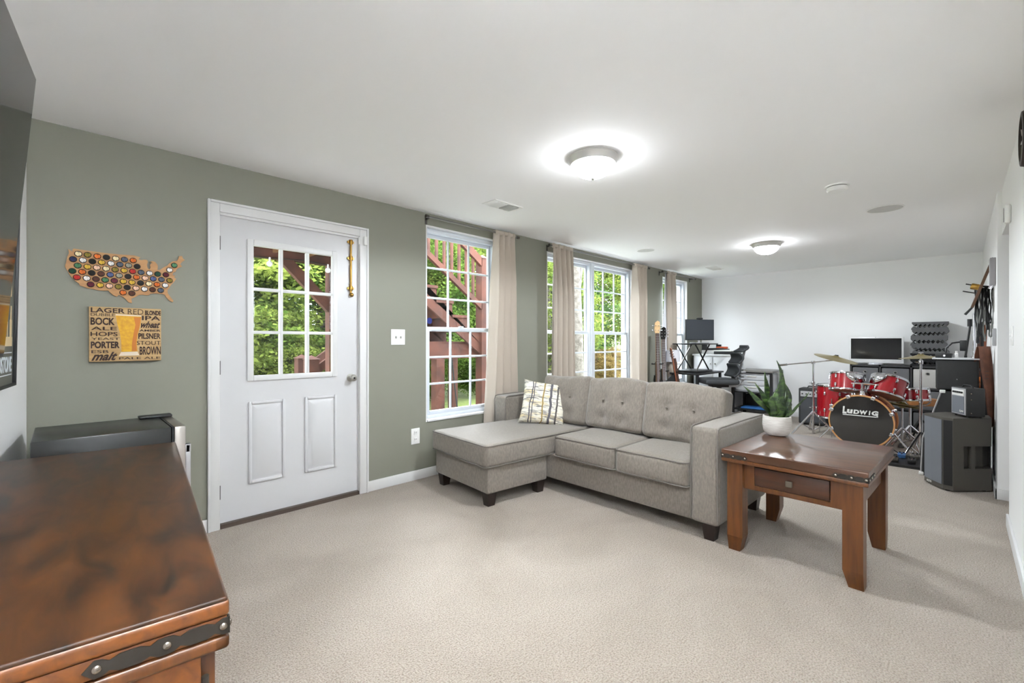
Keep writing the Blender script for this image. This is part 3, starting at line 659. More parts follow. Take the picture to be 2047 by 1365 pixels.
# ------------------------------------------------------------------ sectional sofa
so = thing('sectional_sofa', 'grey chenille sectional sofa with tufted back cushions and a chaise', 'sofa', (2.81, 1.04, 0), -1.5)
def piping(x0, x1, y0, y1, z, r, parent, rr=.02, puff=0):
    P = []
    for cx, cy, a0 in ((x1-rr, y1-rr, 0), (x0+rr, y1-rr, 90), (x0+rr, y0+rr, 180), (x1-rr, y0+rr, 270)):
        for k in range(4): a = R(a0+k*30); P.append((cx+rr*math.cos(a), cy+rr*math.sin(a), z))
    MB().tube(P, r, 6, True).build('piping', m_welt, parent)
def wob(amp, f, seed):
    rnd = random.Random(seed); ks = [(rnd.uniform(-f, f), rnd.uniform(-f, f), rnd.uniform(0, 6)) for _ in range(5)]
    def fn(p):
        return [p[0], p[1], p[2]+amp*sum(math.sin(a*p[0]+b*p[1]+c) for a, b, c in ks)/5]
    return fn
MB().rbox(.02, .8, .15, 2.12, .10, .31, .015, k=2).build('base', m_sofa, so)
MB().rbox(.68, .86, .15, 2.12, .10, .69, .04, k=3, m=4).build('back', m_sofa, so)
for y0, y1, x0, lab in ((0, .178, 0, 0), (2.085, 2.255, .17, 1)):
    a = MB().rbox(x0, .86, y0, y1, .10, .70, .028, k=3, m=4, puff=(.006, .004, .008)).build('arm', m_sofa, so)
    for y in (y0+.006, y1-.006):
        MB().tube([(x0-.001, y, .12), (x0-.002, y, .4), (x0-.001, y, .66), (x0+.012, y, .694), (x0+.04, y, .703), (.45, y, .706), (.84, y, .700)], .005, 6).build('piping', m_welt, a)
for y0, y1 in ((.182, .72), (.722, 1.30)):
    c = MB().rbox(-.035, .66, y0+.003, y1-.003, .30, .472, .035, k=3, m=8, puff=(.012, .0, .018), fn=wob(.004, 18, y0)).build('seat_cushion', m_sofa, so)
    piping(-.033, .66, y0+.005, y1-.005, .463, .0045, c, .03); piping(-.033, .66, y0+.005, y1-.005, .312, .0045, c, .03)
# chaise: long cushion over a separate block with its own feet
CM = T(-.66, 1.40, 0) @ RZ(-4)
c = MB().rbox(0, 1.33, .0, .80, .295, .468, .035, k=3, m=10, puff=(.01, .006, .012), fn=wob(.004, 14, 3)).build('chaise_cushion', m_sofa, so, M=CM)
piping(.002, 1.328, .002, .798, .46, .0045, c, .03); piping(.002, 1.328, .002, .798, .306, .0045, c, .03)
MB().rbox(.03, .64, .02, .78, .10, .298, .015, k=2).build('chaise_base', m_sofa, so, M=CM)
def leg(x, y, M=None):
    vs = []
    for z, h in ((.105, .042), (0, .03)):
        vs += [(x-h, y-h, z), (x+h, y-h, z), (x+h, y+h, z), (x-h, y+h, z)]
    MB().add(vs, [(0, 1, 2, 3), (7, 6, 5, 4), (1, 0, 4, 5), (2, 1, 5, 6), (3, 2, 6, 7), (0, 3, 7, 4)]).build('leg', m_leg, so, M=M, smooth=False)
for p in ((.06, .07), (.80, .07), (.80, 2.18), (.3, 2.18)): leg(*p)
for p in ((.085, .075), (.085, .72), (.585, .075), (.585, .72)): leg(*p, M=CM)
def backcushion(y0, y1, seed, dz=0.):
    wd = y1-y0; h = .43; rnd = random.Random(seed)
    btn = [(-wd*.17, .02), (wd*.17, .02), (-wd*.17, -.13), (wd*.17, -.13)]
    def fn(p):
        x, y, z = p
        if x < 0:
            for by, bz in btn: x += .035*math.exp(-((y-by)**2+(z-bz)**2)/.0022)
            x += .004*math.sin(14*y+seed)*math.sin(11*z)+.006*math.sin(40*y+25*z+seed)*math.exp(-((abs(z)-.19)/.05)**2)
        z += .012*math.sin(y*9+seed)*(1 if z > 0 else 0)
        return [x, y, z]
    M_ = T(.545, (y0+y1)/2, .685+dz) @ RY(13)
    c = MB().rbox(-.095, .095, -wd/2, wd/2, -h/2, h/2, .038, k=3, m=16, puff=(.03, .006, .008), fn=fn).build('back_cushion', m_sofa, so, M=M_)
    for by, bz in btn[:2]: MB().ball((-.106, by, bz), .011, 8, sz=.7).build('button', m_sofa, c)
backcushion(.155, .775, 1); backcushion(.775, 1.335, 2, .005); backcushion(1.335, 1.885, 4)

# throw pillow leaning where the chaise meets the back cushion
def pillow(name, label, M, s, th, m):
    n = 20; V = []; F = []
    for sd in (1, -1):
        for i in range(n+1):
            for j in range(n+1):
                u, v = i/n*2-1, j/n*2-1
                f = max(0, (1-u**4)*(1-v**4))**.5
                pinch = 1-.09*(1-abs(v)**3)*abs(u)**6; pin2 = 1-.09*(1-abs(u)**3)*abs(v)**6
                V.append((u*s/2*pinch, sd*(th/2*f), v*s/2*pin2))
    for b_ in (0, (n+1)**2):
        for i in range(n):
            for j in range(n):
                q = b_+i*(n+1)+j; fc = (q, q+1, q+n+2, q+n+1); F.append(fc if b_ else tuple(reversed(fc)))
    o = MB().add(V, F).build(name, m, M=M, ang=75)
    bm = bmesh.new(); bm.from_mesh(o.data); bmesh.ops.remove_doubles(bm, verts=bm.verts, dist=.0005); bm.normal_update(); bm.to_mesh(o.data); bm.free()
    return tag(o, label, 'pillow')
pillow('throw_pillow', 'ivory throw pillow with charcoal and ochre streaks on the chaise', T(3.19, 2.77, .655) @ RZ(-44) @ RX(-24) @ RY(9), .43, .13, m_pillow)

# ------------------------------------------------------------------ end table
tb = thing('end_table', 'brown wooden end table with one drawer and iron corner straps beside the sofa', 'table', (2.745, .315, 0), -2)
TX, TY, TH = .80, .695, .60
MB().rbox(0, TX, 0, TY, TH-.05, TH, .006, k=2).build('top', m_tabletop, tb)
MB().rbox(.0, TX, .0, TY, TH-.072, TH-.05, .005).build('under_moulding', m_tablewood, tb)
MB().box(.05, TX-.05, .045, .065, TH-.2, TH-.07).box(.05, TX-.05, TY-.065, TY-.045, TH-.2, TH-.07).box(TX-.07, TX-.05, .05, TY-.05, TH-.2, TH-.07).build('apron', m_tablewood, tb, smooth=False)
fr_ = MB().box(.055, .075, .1, TY-.1, TH-.085, TH-.07).box(.055, .075, .1, TY-.1, TH-.222, TH-.195).box(.055, .075, .1, .165, TH-.195, TH-.085).box(.055, .075, TY-.165, TY-.1, TH-.195, TH-.085).build('drawer_frame', m_tablewood, tb, smooth=False)
dw = MB().rbox(.05, .4, .168, TY-.168, TH-.192, TH-.088, .003).build('drawer', m_drawerwood, tb)
MB().cyl((.05, TY/2, TH-.14), (.036, TY/2, TH-.14), .008).rbox(.02, .036, TY/2-.017, TY/2+.017, TH-.157, TH-.123, .006, k=2).build('knob', mat('pewter', (120, 112, 100), .4, .8), dw)
for x in (.025, TX-.11):
    for y in (.025, TY-.11):
        w_ = .085; ins = 1 if y < .3 else -1
        # chamfered foot on the outer sides
        vs = [(x, y, TH-.07), (x+w_, y, TH-.07), (x+w_, y+w_, TH-.07), (x, y+w_, TH-.07), (x, y, .09), (x+w_, y, .09), (x+w_, y+w_, .09), (x, y+w_, .09)]
        c0 = .022
        b_ = [(x+(c0 if x < .3 else 0), y+c0 if y > .3 else y, 0), (x+w_-(0 if x < .3 else c0), y+c0 if y > .3 else y, 0), (x+w_-(0 if x < .3 else c0), y+w_-(c0 if y < .3 else 0), 0), (x+(c0 if x < .3 else 0), y+w_-(c0 if y < .3 else 0), 0)]
        vs += b_
        MB().add(vs, [(0, 1, 2, 3), (4, 5, 1, 0), (5, 6, 2, 1), (6, 7, 3, 2), (7, 4, 0, 3), (8, 9, 5, 4), (9, 10, 6, 5), (10, 11, 7, 6), (11, 8, 4, 7), (11, 10, 9, 8)]).build('leg', m_tablewood, tb, smooth=False)
zc = TH-.037
strap(tb, basis((0, .0, zc), (0, 1, 0), (0, 0, -1)), .135, .026)
strap(tb, basis((0, TY, zc), (0, -1, 0), (0, 0, 1)), .135, .026)
strap(tb, basis((0, 0, zc), (1, 0, 0), (0, 0, 1)), .135, .026)

# ------------------------------------------------------------------ potted snake plant
pl = thing('snake_plant', 'snake plant with wavy green leaves in a white ribbed pot on the end table', 'plant', (3.43, .885, .601))
MB().lathe([(.05, 0), (.066, .006), (.082, .03), (.088, .07), (.086, .11), (.084, .13), (.078, .131), (.078, .112), (.0001, .112)], 36).build('pot', m_pot, pl)
MB().lathe([(.077, .113), (.05, .119), (.0001, .117)], 20).build('soil', m_soil, pl)
def blade(bx, by, tip, wd, bend, tw=0., wav=0.):
    # local axes: r = picture-right on the table top, f = away
    r = Vector((.7071, -.7071, 0)); f = Vector((.7071, .7071, 0)); n = 14; V = []; F = []
    p0 = r*bx+f*by+Vector((0, 0, .105)); p2 = r*tip[0]+f*tip[1]+Vector((0, 0, tip[2])); p1 = (p0+p2)/2+r*bend[0]+f*bend[1]+Vector((0, 0, bend[2]))
    for i in range(n+1):
        t_ = i/n; p = p0*(1-t_)**2+p1*2*t_*(1-t_)+p2*t_*t_
        wdt = wd*(.6+.4*min(1, t_*2.2))*(1-max(0, (t_-.62)/.38)**1.6)*(1+wav*math.sin(t_*13+bx*40))
        a = tw*t_; s_ = (r*math.cos(a)+f*math.sin(a)); nn = (f*math.cos(a)-r*math.sin(a))
        for k, q in ((-1, .10), (-.5, .03), (0, 0), (.5, .03), (1, .10)): V.append(tuple(p+s_*(k*wdt/2+wav*.06*math.sin(t_*9+by*60))-nn*(q*wdt)))
    for i in range(n):
        for k in range(4): q = i*5+k; F.append((q, q+1, q+6, q+5))
    o = MB().add(V, F).build('leaf', m_snake, pl, ang=80); md = o.modifiers.new('thick', 'SOLIDIFY'); md.thickness = .003
blade(.03, .01, (.012, .02, .505), .062, (.045, 0, .0), .7, .25)
blade(.035, .02, (.075, .05, .36), .06, (.085, .01, -.02), .6, .1)
blade(-.02, -.01, (-.245, -.03, .335), .046, (.05, 0, -.03), .2, .08)
blade(-.015, .02, (-.125, .04, .35), .034, (.03, 0, -.03), -.3, .1)
blade(-.02, .03, (-.045, .06, .425), .042, (-.02, 0, 0), .5, .08)
blade(-.01, -.02, (-.005, .0, .315), .05, (-.01, 0, 0), -.4, .05)
blade(-.03, -.03, (-.055, -.03, .27), .055, (-.02, -.01, .02), .3, .1)
blade(-.005, -.04, (-.02, -.05, .25), .042, (.02, -.01, .01), -.3, .15)
blade(.035, -.01, (.215, .0, .29), .022, (-.01, 0, -.05), .2, .1)
blade(.04, .01, (.10, .04, .255), .04, (.02, 0, 0), -.4, .1)
blade(.045, -.02, (.08, -.02, .22), .034, (.02, 0, .02), .3, .1)

# ------------------------------------------------------------------ office corner
dk = thing('office_desk', 'black metal desk under the far window', 'desk', (6.88, 2.83, 0))
MB().rbox(0, 1.0, 0, .48, .715, .74, .004).build('desktop', m_black, dk)
for x in (.03, .94):
    for y in (.03, .42): MB().box(x, x+.035, y, y+.035, 0, .715).build('leg', m_black, dk)
MB().box(.03, .975, .42, .44, .3, .36).build('rail', m_black, dk); MB().box(.05, .95, .05, .43, .14, .16).build('lower_shelf', m_black, dk)
rs = thing('standing_desk_riser', 'black scissor-lift standing riser on the desk', 'desk riser', (6.98, 2.86, .74))
MB().rbox(0, .62, .05, .42, 0, .035, .01).build('base', m_black, rs)
MB().rbox(-.06, .68, -.02, .42, .445, .465, .006).build('platform', m_black, rs)
for y in (.08, .38):
    MB().tube([(.05, y, .03), (.57, y, .445)], .012, 6).build('scissor_arm', m_steel, rs); MB().tube([(.57, y+.012, .03), (.05, y+.012, .445)], .012, 6).build('scissor_arm', m_black, rs)
MB().rbox(.1, .8, -.16, .02, .36, .375, .006).build('keyboard_tray', m_black, rs)
for x in (.14, .72): MB().box(x, x+.015, -.05, .03, .37, .445).build('tray_bracket', m_black, rs)
kb = tag(MB().rbox(0, .4, 0, .12, 0, .014, .004).build('keyboard', m_black, loc=(7.18, 2.72, 1.116)), 'black keyboard on the pull-out tray of the riser', 'keyboard')
mn = thing('monitor', 'dark computer monitor with webcam on the standing riser', 'monitor', (7.28, 2.99, 1.206), -30)
MB().rbox(-.265, .265, -.012, .012, .05, .385, .006).build('housing', m_black, mn); MB().box(-.258, .258, -.0135, -.012, .062, .378).build('screen', m_monback, mn)
MB().cyl((0, .02, .0), (0, .02, .2), .018).build('neck', m_silver, mn); MB().rbox(-.12, .12, -.08, .1, 0, .012, .004).build('foot', m_silver, mn)
MB().rbox(-.05, .05, -.02, .02, .387, .412, .008).box(-.01, .01, -.01, .01, .38, .39).build('webcam', m_black, mn)
lp = thing('table_lamp', 'small table lamp with white drum shade behind the guitars', 'lamp', (6.93, 3.27, .74))
MB().lathe([(.05, 0), (.062, .02), (.066, .08), (.05, .14), (.018, .165), (.012, .2)], 24).build('base', m_lampbase, lp); MB().lathe([(.105, .17), (.098, .36), (.096, .36), (.102, .17)], 28).build('shade', m_lampshade, lp)
wc = thing('white_cabinet', 'white cabinet against the far wall behind the desk', 'cabinet', (8.02, 2.72, 0))
MB().box(0, .47, 0, .68, .02, .985).build('body', m_trim, wc); MB().rbox(-.02, .47, -.02, .7, .985, 1.012, .004).build('top', m_trim, wc)
q = MB().rbox(-.014, 0, .02, .33, .05, .96, .003).build('door', m_trim, wc); MB().ball((-.025, .3, .85), .012).build('knob', m_nickel, q)
q = MB().rbox(-.014, 0, .35, .66, .05, .96, .003).build('door', m_trim, wc); MB().ball((-.025, .38, .85), .012).build('knob', m_nickel, q)
tag(MB().rbox(0, .22, 0, .3, 0, .05, .004).build('paper_tray', m_black, loc=(8.1, 2.78, 1.013)), 'black paper tray on top of the white cabinet', 'paper tray')
tag(MB().rbox(0, .24, 0, .32, 0, .012, .002).build('paper_stack', m_paper, loc=(8.11, 2.79, 1.064)), 'stack of white papers lying in the black tray', 'papers')
tag(MB().rbox(0, .1, 0, .16, 0, .035, .012).build('orange_case', m_orange, loc=(7.62, 2.70, 1.116)), 'small orange case beside the keyboard tray', 'case')
# office chair
ch = thing('office_chair', 'black mesh ergonomic office chair with grey frame at the desk', 'chair', (7.02, 2.60, 0), -50)
MB().rbox(-.26, .22, -.25, .25, .60, .675, .03, k=3, m=6, puff=(0, 0, .015)).build('seat', m_mesh, ch)
MB().cyl((0, 0, .1), (0, 0, .60), .028).build('gas_lift', m_black, ch); MB().rbox(-.12, .12, -.1, .1, .55, .60, .01).build('mechanism', m_black, ch)
for i in range(5):
    a = 2*PI*i/5; e = (.3*math.cos(a), .3*math.sin(a), .075)
    q = MB().tube([(0, 0, .11), e], [.028, .018], 8).build('star_arm', m_black, ch); MB().cyl((e[0], e[1]-.02, .03), (e[0], e[1]+.02, .03), .03, seg=14).build('caster', m_black, q)
def curvedback(z0, z1, wd, x0, x1, name, m, th=.025):
    V = []; F = []; n = 10
    for j in range(n+1):
        v = j/n; z = z0+(z1-z0)*v; x = x0+(x1-x0)*v+.05*math.sin(PI*v); ww = wd*(.75+.25*math.sin(PI*(.15+.7*v)))
        for i in range(n+1): u = i/n*2-1; V.append((x-.055*u*u, u*ww/2, z))
    for j in range(n):
        for i in range(n): q = j*(n+1)+i; F.append((q, q+1, q+n+2, q+n+1))
    o = MB().add(V, F).build(name, m, ch, ang=80); md = o.modifiers.new('t', 'SOLIDIFY'); md.thickness = th; return o
curvedback(.70, .90, .46, .22, .26, 'lumbar_back', m_mesh); curvedback(.90, 1.07, .44, .28, .30, 'upper_back', m_mesh)
curvedback(1.07, 1.18, .30, .33, .42, 'headrest', m_mesh)
MB().tube([(.1, 0, .57), (.26, 0, .58), (.34, 0, .66), (.33, 0, .78), (.34, 0, .95), (.39, 0, 1.12)], [.03, .035, .035, .03, .022, .014], 10).build('spine', m_chairgrey, ch)
for z in (.68, .73, .78, .83): MB().rbox(.30, .37, -.08, .08, z-.012, z+.012, .008).build('spine_rib', m_chairgrey, ch)
# side stand with plastic drawers
ss = thing('utility_stand', 'open stand with black legs and grey top against the far wall', 'stand', (7.82, 2.08, 0))
MB().rbox(0, .6, 0, .61, .74, .77, .004).build('top', mat('stand_top', (128, 126, 122), .5), ss)
for x in (.0, .56):
    for y in (0, .57): MB().box(x, x+.04, y, y+.04, 0, .74).build('leg', m_black, ss)
MB().box(.02, .58, .02, .59, .4, .42).build('shelf', m_black, ss); MB().box(.02, .58, .02, .59, .12, .14).build('shelf', m_black, ss)
pd = thing('plastic_drawers', 'frosted plastic three-drawer unit on the stand shelf', 'drawers', (7.87, 2.14, .421))
MB().box(.01, .45, 0, .5, 0, .012).box(.44, .45, 0, .5, .012, .28).box(.01, .45, 0, .012, .012, .28).box(.01, .45, .488, .5, .012, .28).rbox(.0, .45, 0, .5, .28, .295, .004).build('shell', m_clear, pd)
for i in range(3):
    q = MB().rbox(-.005, .4, .016, .484, .016+i*.088, .098+i*.088, .008).build('drawer', m_clear, pd); MB().rbox(-.022, -.004, .18, .32, .066+i*.088, .084+i*.088, .006).build('handle', m_paper, q)
tag(MB().rbox(0, .3, 0, .42, 0, .02, .004).build('blue_folder', mat('folder_blue', (60, 120, 190), .5), loc=(7.9, 2.15, .142)), 'blue folder on the lowest shelf of the stand', 'folder')
tag(MB().rbox(0, .12, 0, .2, 0, .2, .01).build('small_speaker', m_black, loc=(8.24, 2.40, .142)), 'black box on the lowest shelf of the stand', 'box')

# ------------------------------------------------------------------ guitars by the window
def guitar(name, label, M, body, head, fret, bass=False, acoustic=False, group=None, six=True):
    g = thing(name, label, 'guitar', M=M, group=group)
    th = .09 if acoustic else .042
    if acoustic: out = [(0, .0), (.12, .01), (.185, .07), (.2, .15), (.175, .22), (.13, .265), (.125, .3), (.145, .36), (.14, .42), (.09, .475), (0, .48)]
    else: out = [(0, .02), (.11, .0), (.165, .06), (.17, .14), (.135, .22), (.13, .28), (.155, .36), (.14, .44), (.09, .42), (.05, .36), (0, .37)]
    poly = out+[(-x, y) for x, y in reversed(out[1:-1])]
    b_ = MB().prism(poly, -th/2, th/2, M=RX(90)).build('body', body, g)
    L_ = .86 if bass else .64
    MB().rbox(-.026, .026, -.012, .010, .30, .44+L_-.1, .008).build('neck', m_maple if not acoustic else m_mahog, g)
    MB().box(-.025, .025, -th/2-.008 if acoustic else -.022, -.012, .36, .44+L_-.1).build('fretboard', fret, g)
    z = .44+L_-.1
    h = MB().prism([(-.03, z), (.03, z), (.045, z+.08), (.04, z+.17), (.01, z+.19), (-.03, z+.16), (-.04, z+.06)], -.008, .008, M=RX(90)).build('headstock', head, g)
    for i in range(2 if bass else 3):
        for s in (-1, 1):
            zz = z+.045+i*(.07 if bass else .045); MB().cyl((s*.03, 0, zz), (s*.07, 0, zz), .005, seg=8).rbox(s*.07-.008, s*.07+.008, -.012, .012, zz-.01, zz+.01, .004).cyl((s*.022, -.02, zz), (s*.022, 0, zz), .006, seg=8).build('tuning_peg', m_chrome, h)
    n = 4 if bass else 6
    mb = MB()
    for i in range(n): x = (i-(n-1)/2)*.0075; mb.cyl((x, -th/2-.014, .12), (x, -.024, z), .0011, seg=4)
    mb.build('strings', m_chrome, g)
    for i in range(12): MB().box(-.025, .025, -.025, -.021, z-.05-i*.036, z-.048-i*.036).build('fret', m_nickel, g)
    MB().rbox(-.04, .04, -th/2-.012, -th/2, .1, .13, .004).build('bridge', m_black if not acoustic else m_rosewood, g)
    if acoustic: MB().lathe([(.05, 0), (.05, .002)], 24, M=T(0, -th/2, .3) @ RX(90)).build('sound_hole', m_black, g)
    else: MB().rbox(-.04, .04, -th/2-.008, -th/2, .2, .24, .003).build('pickup', m_black, g)
    return g
def gstand(name, label, loc, hz, rz=-50):
    g = thing(name, label, 'guitar stand', loc, rz)
    MB().cyl((0, .05, .02), (0, .05, hz), .012, seg=8).build('post', m_black, g)
    for a in (30, 150, 270): MB().tube([(0, .05, .12), (.24*math.cos(R(a)), .05+.2*math.sin(R(a)), .012)], .011, 6).build('leg', m_black, g)
    MB().tube([(-.08, -.06, hz-.02), (-.07, .0, hz-.03), (0, .045, hz-.03), (.07, .0, hz-.03), (.08, -.06, hz-.02)], .01, 6).build('yoke', m_black, g)
    MB().tube([(-.09, -.12, .18), (-.08, .0, .15), (0, .045, .15), (.08, .0, .15), (.09, -.12, .18)], .01, 6).build('cradle', m_black, g)
gstand('guitar_stand', 'black guitar stand below the bass guitar', (6.24, 3.2, 0), .93)
guitar('bass_guitar', 'bass guitar with pale maple headstock on a stand by the curtain', T(6.235, 3.17, .16) @ RZ(-50) @ RX(-4), m_blackgloss, m_maple, m_rosewood, bass=True)
guitar('electric_guitar', 'electric guitar with black headstock beside the bass guitar', T(6.36, 3.14, .29) @ RZ(-50) @ RX(-4), m_blackgloss, m_blackgloss, m_rosewood)
gstand('guitar_stand', 'black guitar stand below the electric guitar', (6.37, 3.18, 0), .82)
gstand('guitar_stand', 'black guitar stand below the leaning acoustic guitar', (6.66, 3.07, 0), .80, 45)
guitar('acoustic_guitar', 'brown acoustic guitar seen from its side, leaning left by the desk', T(6.70, 3.03, .10) @ RZ(45) @ RX(-9) @ Matrix.Scale(.90, 4), m_mahog, m_mahog, m_rosewood, acoustic=True)

# ------------------------------------------------------------------ far wall shelf, computer, foam
sh = thing('cube_shelf', 'low black cube shelf along the far wall behind the drums', 'shelf', (8.13, -.19, 0))
SX, SY, SZ = .36, 1.34, .905
for i in range(5): MB().box(0, SX, i*(SY-.022)/4, i*(SY-.022)/4+.022, .0, SZ).build('upright', m_shelf, sh)
for i in range(4): MB().box(0, SX, 0, SY, i*(SZ-.025)/3, i*(SZ-.025)/3+.025).build('shelf_board', m_shelf, sh)
binc = 0
for r_ in range(3):
    for c_ in range(4):
        pale = (c_ == 1 and r_ == 2) or (c_ == 0)
        row = ('bottom', 'middle', 'top')[r_]; colm = ('fourth', 'third', 'second', 'first')[c_]
        b_ = thing('fabric_bin', ('pale grey' if pale else 'charcoal grey')+' fabric bin, '+row+' row, '+colm+' column from the left of the cube shelf', 'bin', (8.135, -.19+.03+c_*.3295, r_*.2933+.026), group='fabric bins in the cube shelf')
        MB().rbox(0, .33, 0, .29, 0, .25, .008).build('box', m_bin2 if pale else m_bin1, b_)
        MB().torus(.018, .005, 18, 6, M=T(-.001, .145, .19) @ RY(90)).build('grommet', m_nickel, b_); MB().lathe([(.016, 0), (.016, .002)], 16, M=T(-.0005, .145, .19) @ RY(-90)).build('hole', m_black, b_)
im = thing('desktop_computer', 'white-framed all-in-one computer with dark screen on the cube shelf', 'computer', (8.30, .875, SZ))
MB().rbox(-.008, .012, -.31, .31, .02, .40, .006).build('housing', m_trim, im); MB().box(-.0095, -.008, -.285, .285, .075, .375).build('screen', m_screen, im)
MB().rbox(.01, .02, -.08, .08, 0, .2, .003).rbox(-.08, .1, -.08, .08, 0, .006, .002).build('stand_foot', m_silver, im); MB().ball((-.008, 0, .388), .004, 8).build('camera_lens', m_black, im)
FZ = SZ
rnd = random.Random(4)
for i in range(12):
    blk = i < 4; th = .042 if blk else .053; up = i % 2 == 0
    wd = .36; n = 8; along = (i in (7, 10, 3))
    y0 = .12+rnd.uniform(-.012, .012)-(.03 if blk else 0); ww = wd+(.05 if blk else 0)
    prof = [(0, 0), (ww, 0), (ww, th*.4)]
    for k in range(n): a = ww-(k+.5)*ww/n; prof += [(a, th*(.98)), (ww-(k+1)*ww/n, th*.5)]
    prof = prof[:-1]+[(0, th*.5)]
    if not up: prof = [(a, th-b) for a, b in prof]
    Mx = basis((0, 0, 0), (0, 1, 0), (0, 0, 1))
    o = MB().prism(prof, 0, .31, M=Mx).build('foam_panel', m_foamk if blk else m_foamg, loc=(8.155, y0, FZ), smooth=False)
    ordn = ('lowest', 'second', 'third', 'fourth', 'fifth', 'sixth', 'seventh', 'eighth', 'ninth', 'tenth', 'eleventh', 'topmost')[i]
    tag(o, ('black' if blk else 'grey')+' ridged acoustic foam panel, '+ordn+' from the shelf in the stack', 'foam panel', 'stacked acoustic foam panels'); FZ += th

# ------------------------------------------------------------------ drum kit
def drum(name, label, M, Rr, L_, shell, hoop, top, bot, nl=6, wood=False):
    d = thing(name, label, 'drum', M=M)
    MB().lathe([(Rr-.008, -L_/2), (Rr, -L_/2), (Rr, L_/2), (Rr-.008, L_/2)], 48).build('shell', shell, d)
    for s, m in ((1, top), (-1, bot)):
        if wood: MB().lathe([(Rr+.002, L_/2-.022), (Rr+.016, L_/2-.022), (Rr+.016, L_/2+.016), (Rr+.002, L_/2+.016), (Rr+.002, L_/2-.022)], 48, M=RX(0 if s > 0 else 180)).build('hoop', hoop, d)
        else:
            MB().torus(Rr+.007, .006, 40, 6, M=T(0, 0, s*(L_/2+.012))).lathe([(Rr+.004, L_/2-.006), (Rr+.01, L_/2-.006), (Rr+.01, L_/2+.012), (Rr+.004, L_/2+.012), (Rr+.004, L_/2-.006)], 40, M=RX(0 if s > 0 else 180)).build('hoop', hoop, d)
        MB().lathe([(Rr+.003, L_/2), (Rr+.001, L_/2+.005), (Rr*.5, L_/2+.006), (.0001, L_/2+.006)], 40, M=RX(0 if s > 0 else 180)).build('head', m, d)
    for i in range(nl):
        a = 2*PI*(i+.5)/nl
        for s in (1, -1):
            Mi = RZ(math.degrees(a))
            q = MB().rbox(Rr, Rr+.018, -.012, .012, s*L_*.27-.022, s*L_*.27+.022, .006, M=Mi).cyl((Rr+.012, 0, s*L_*.27), (Rr+.012, 0, s*(L_/2+.012)), .0035, seg=6, M=Mi)
            if wood: q.rbox(Rr-.012, Rr+.03, -.02, .02, s*(L_/2-.004)-.014, s*(L_/2-.004)+.024, .006, M=Mi)
            q.build('lug', m_chrome, d)
    return d
BM = T(6.65, .815, .318) @ RY(-90) @ RZ(-90)
bd = drum('bass_drum', 'red bass drum with black front head and maple hoop', BM, .288, .38, m_red, m_hoopwood, m_head, m_headwhite, 8, True)
lg = basis((0, 0, .1975), (1, 0, 0), (0, 1, 0))
for s_, x0, wd_, ht_ in (('L', -.148, .04, .085), ('u', -.098, .056, .048), ('D', -.038, .056, .048), ('W', .028, .072, .048), ('I', .082, .016, .048), ('G', .13, .062, .052)):
    text('drum_lettering', s_, wd_, ht_, basis((x0, .108+(.012 if s_ == 'L' else 0), .1975), (1, 0, 0), (0, 1, 0)), m_headwhite, bd, bold=.06, shear=0.1, thick=.0008)
MB().box(-.165, .155, .062, .072, .197, .1985).box(.143, .157, .062, .1, .197, .1985).build('lettering_underline', m_headwhite, bd)
for s in (-1, 1):
    MB().tube([(s*.27, -.09, .1), (s*.45, -.31, .17)], .009, 8).rbox(s*.27-.02, s*.27+.02, -.11, -.07, .08, .12, .006).build('spur', m_chrome, bd)
tm = MB().cyl((.30, 0, .06), (.42, 0, .06), .016, M=RZ(90)).lathe([(.05, 0), (.03, .02), (.022, .05)], 20, M=RZ(90) @ T(.288, 0, .06) @ RY(90)).build('tom_mount', m_chrome, bd)
MB().tube([(-.17, .42, .02), (-.03, .425, .06), (.03, .425, .06), (.17, .415, .02)], .011, 8).build('tom_arm', m_chrome, tm)
t1 = drum('rack_tom', 'small red rack tom, left one above the bass drum', T(6.76, .985, .735) @ RY(13) @ RX(1), .168, .185, m_red, m_chrome, m_headwhite, m_headbrown)
t2 = drum('rack_tom', 'small red rack tom, right one above the bass drum', T(6.76, .605, .705) @ RY(20) @ RX(11), .160, .195, m_red, m_chrome, m_headwhite, m_headbrown)
for t_, a in ((t1, 225), (t2, 135)):
    V = []; F = []; n = 10
    for i in range(n+1):
        an = R(a-42+84*i/n); dz = .08*(1-abs(i/n*2-1)**2)
        V += [(.176*math.cos(an), .176*math.sin(an), .105), (.176*math.cos(an), .176*math.sin(an), .06-dz)]
    for i in range(n): q = i*2; F.append((q, q+2, q+3, q+1))
    o = MB().add(V, F).build('suspension_plate', m_chrome, t_, ang=80); md = o.modifiers.new('t', 'SOLIDIFY'); md.thickness = .004
ft = drum('floor_tom', 'tall red floor tom behind the left cymbal stand', T(7.22, 1.18, .45), .2, .40, m_red, m_chrome, m_headwhite, m_headwhite, 8)
for a in (60, 180, 300): MB().cyl((.222*math.cos(R(a)), .222*math.sin(R(a)), -.45), (.222*math.cos(R(a)), .222*math.sin(R(a)), .05), .006, seg=8).rbox(.2, .235, -.02, .02, -.06, -.02, .005, M=RZ(a)).build('leg', m_chrome, ft)
MB().lathe([(.022, 0), (.022, .002)], 16, M=RZ(205) @ T(.2, 0, .05) @ RY(90)).build('badge', m_brass, ft)
sn = drum('snare_drum', 'shallow red snare drum right of the rack toms', T(7.12, .43, .605) @ RX(-6) @ RY(4), .172, .12, m_red, m_chrome, m_headwhite, m_headwhite, 8)
def tripod(parent, zc, spread, m, r=.011):
    for a in (20, 140, 260): MB().tube([(0, 0, zc), (spread*math.cos(R(a)), spread*math.sin(R(a)), .01)], r, 6).tube([(0, 0, .05), (spread*.55*math.cos(R(a)), spread*.55*math.sin(R(a)), zc*.48)], r*.6, 6).build('leg', m, parent)
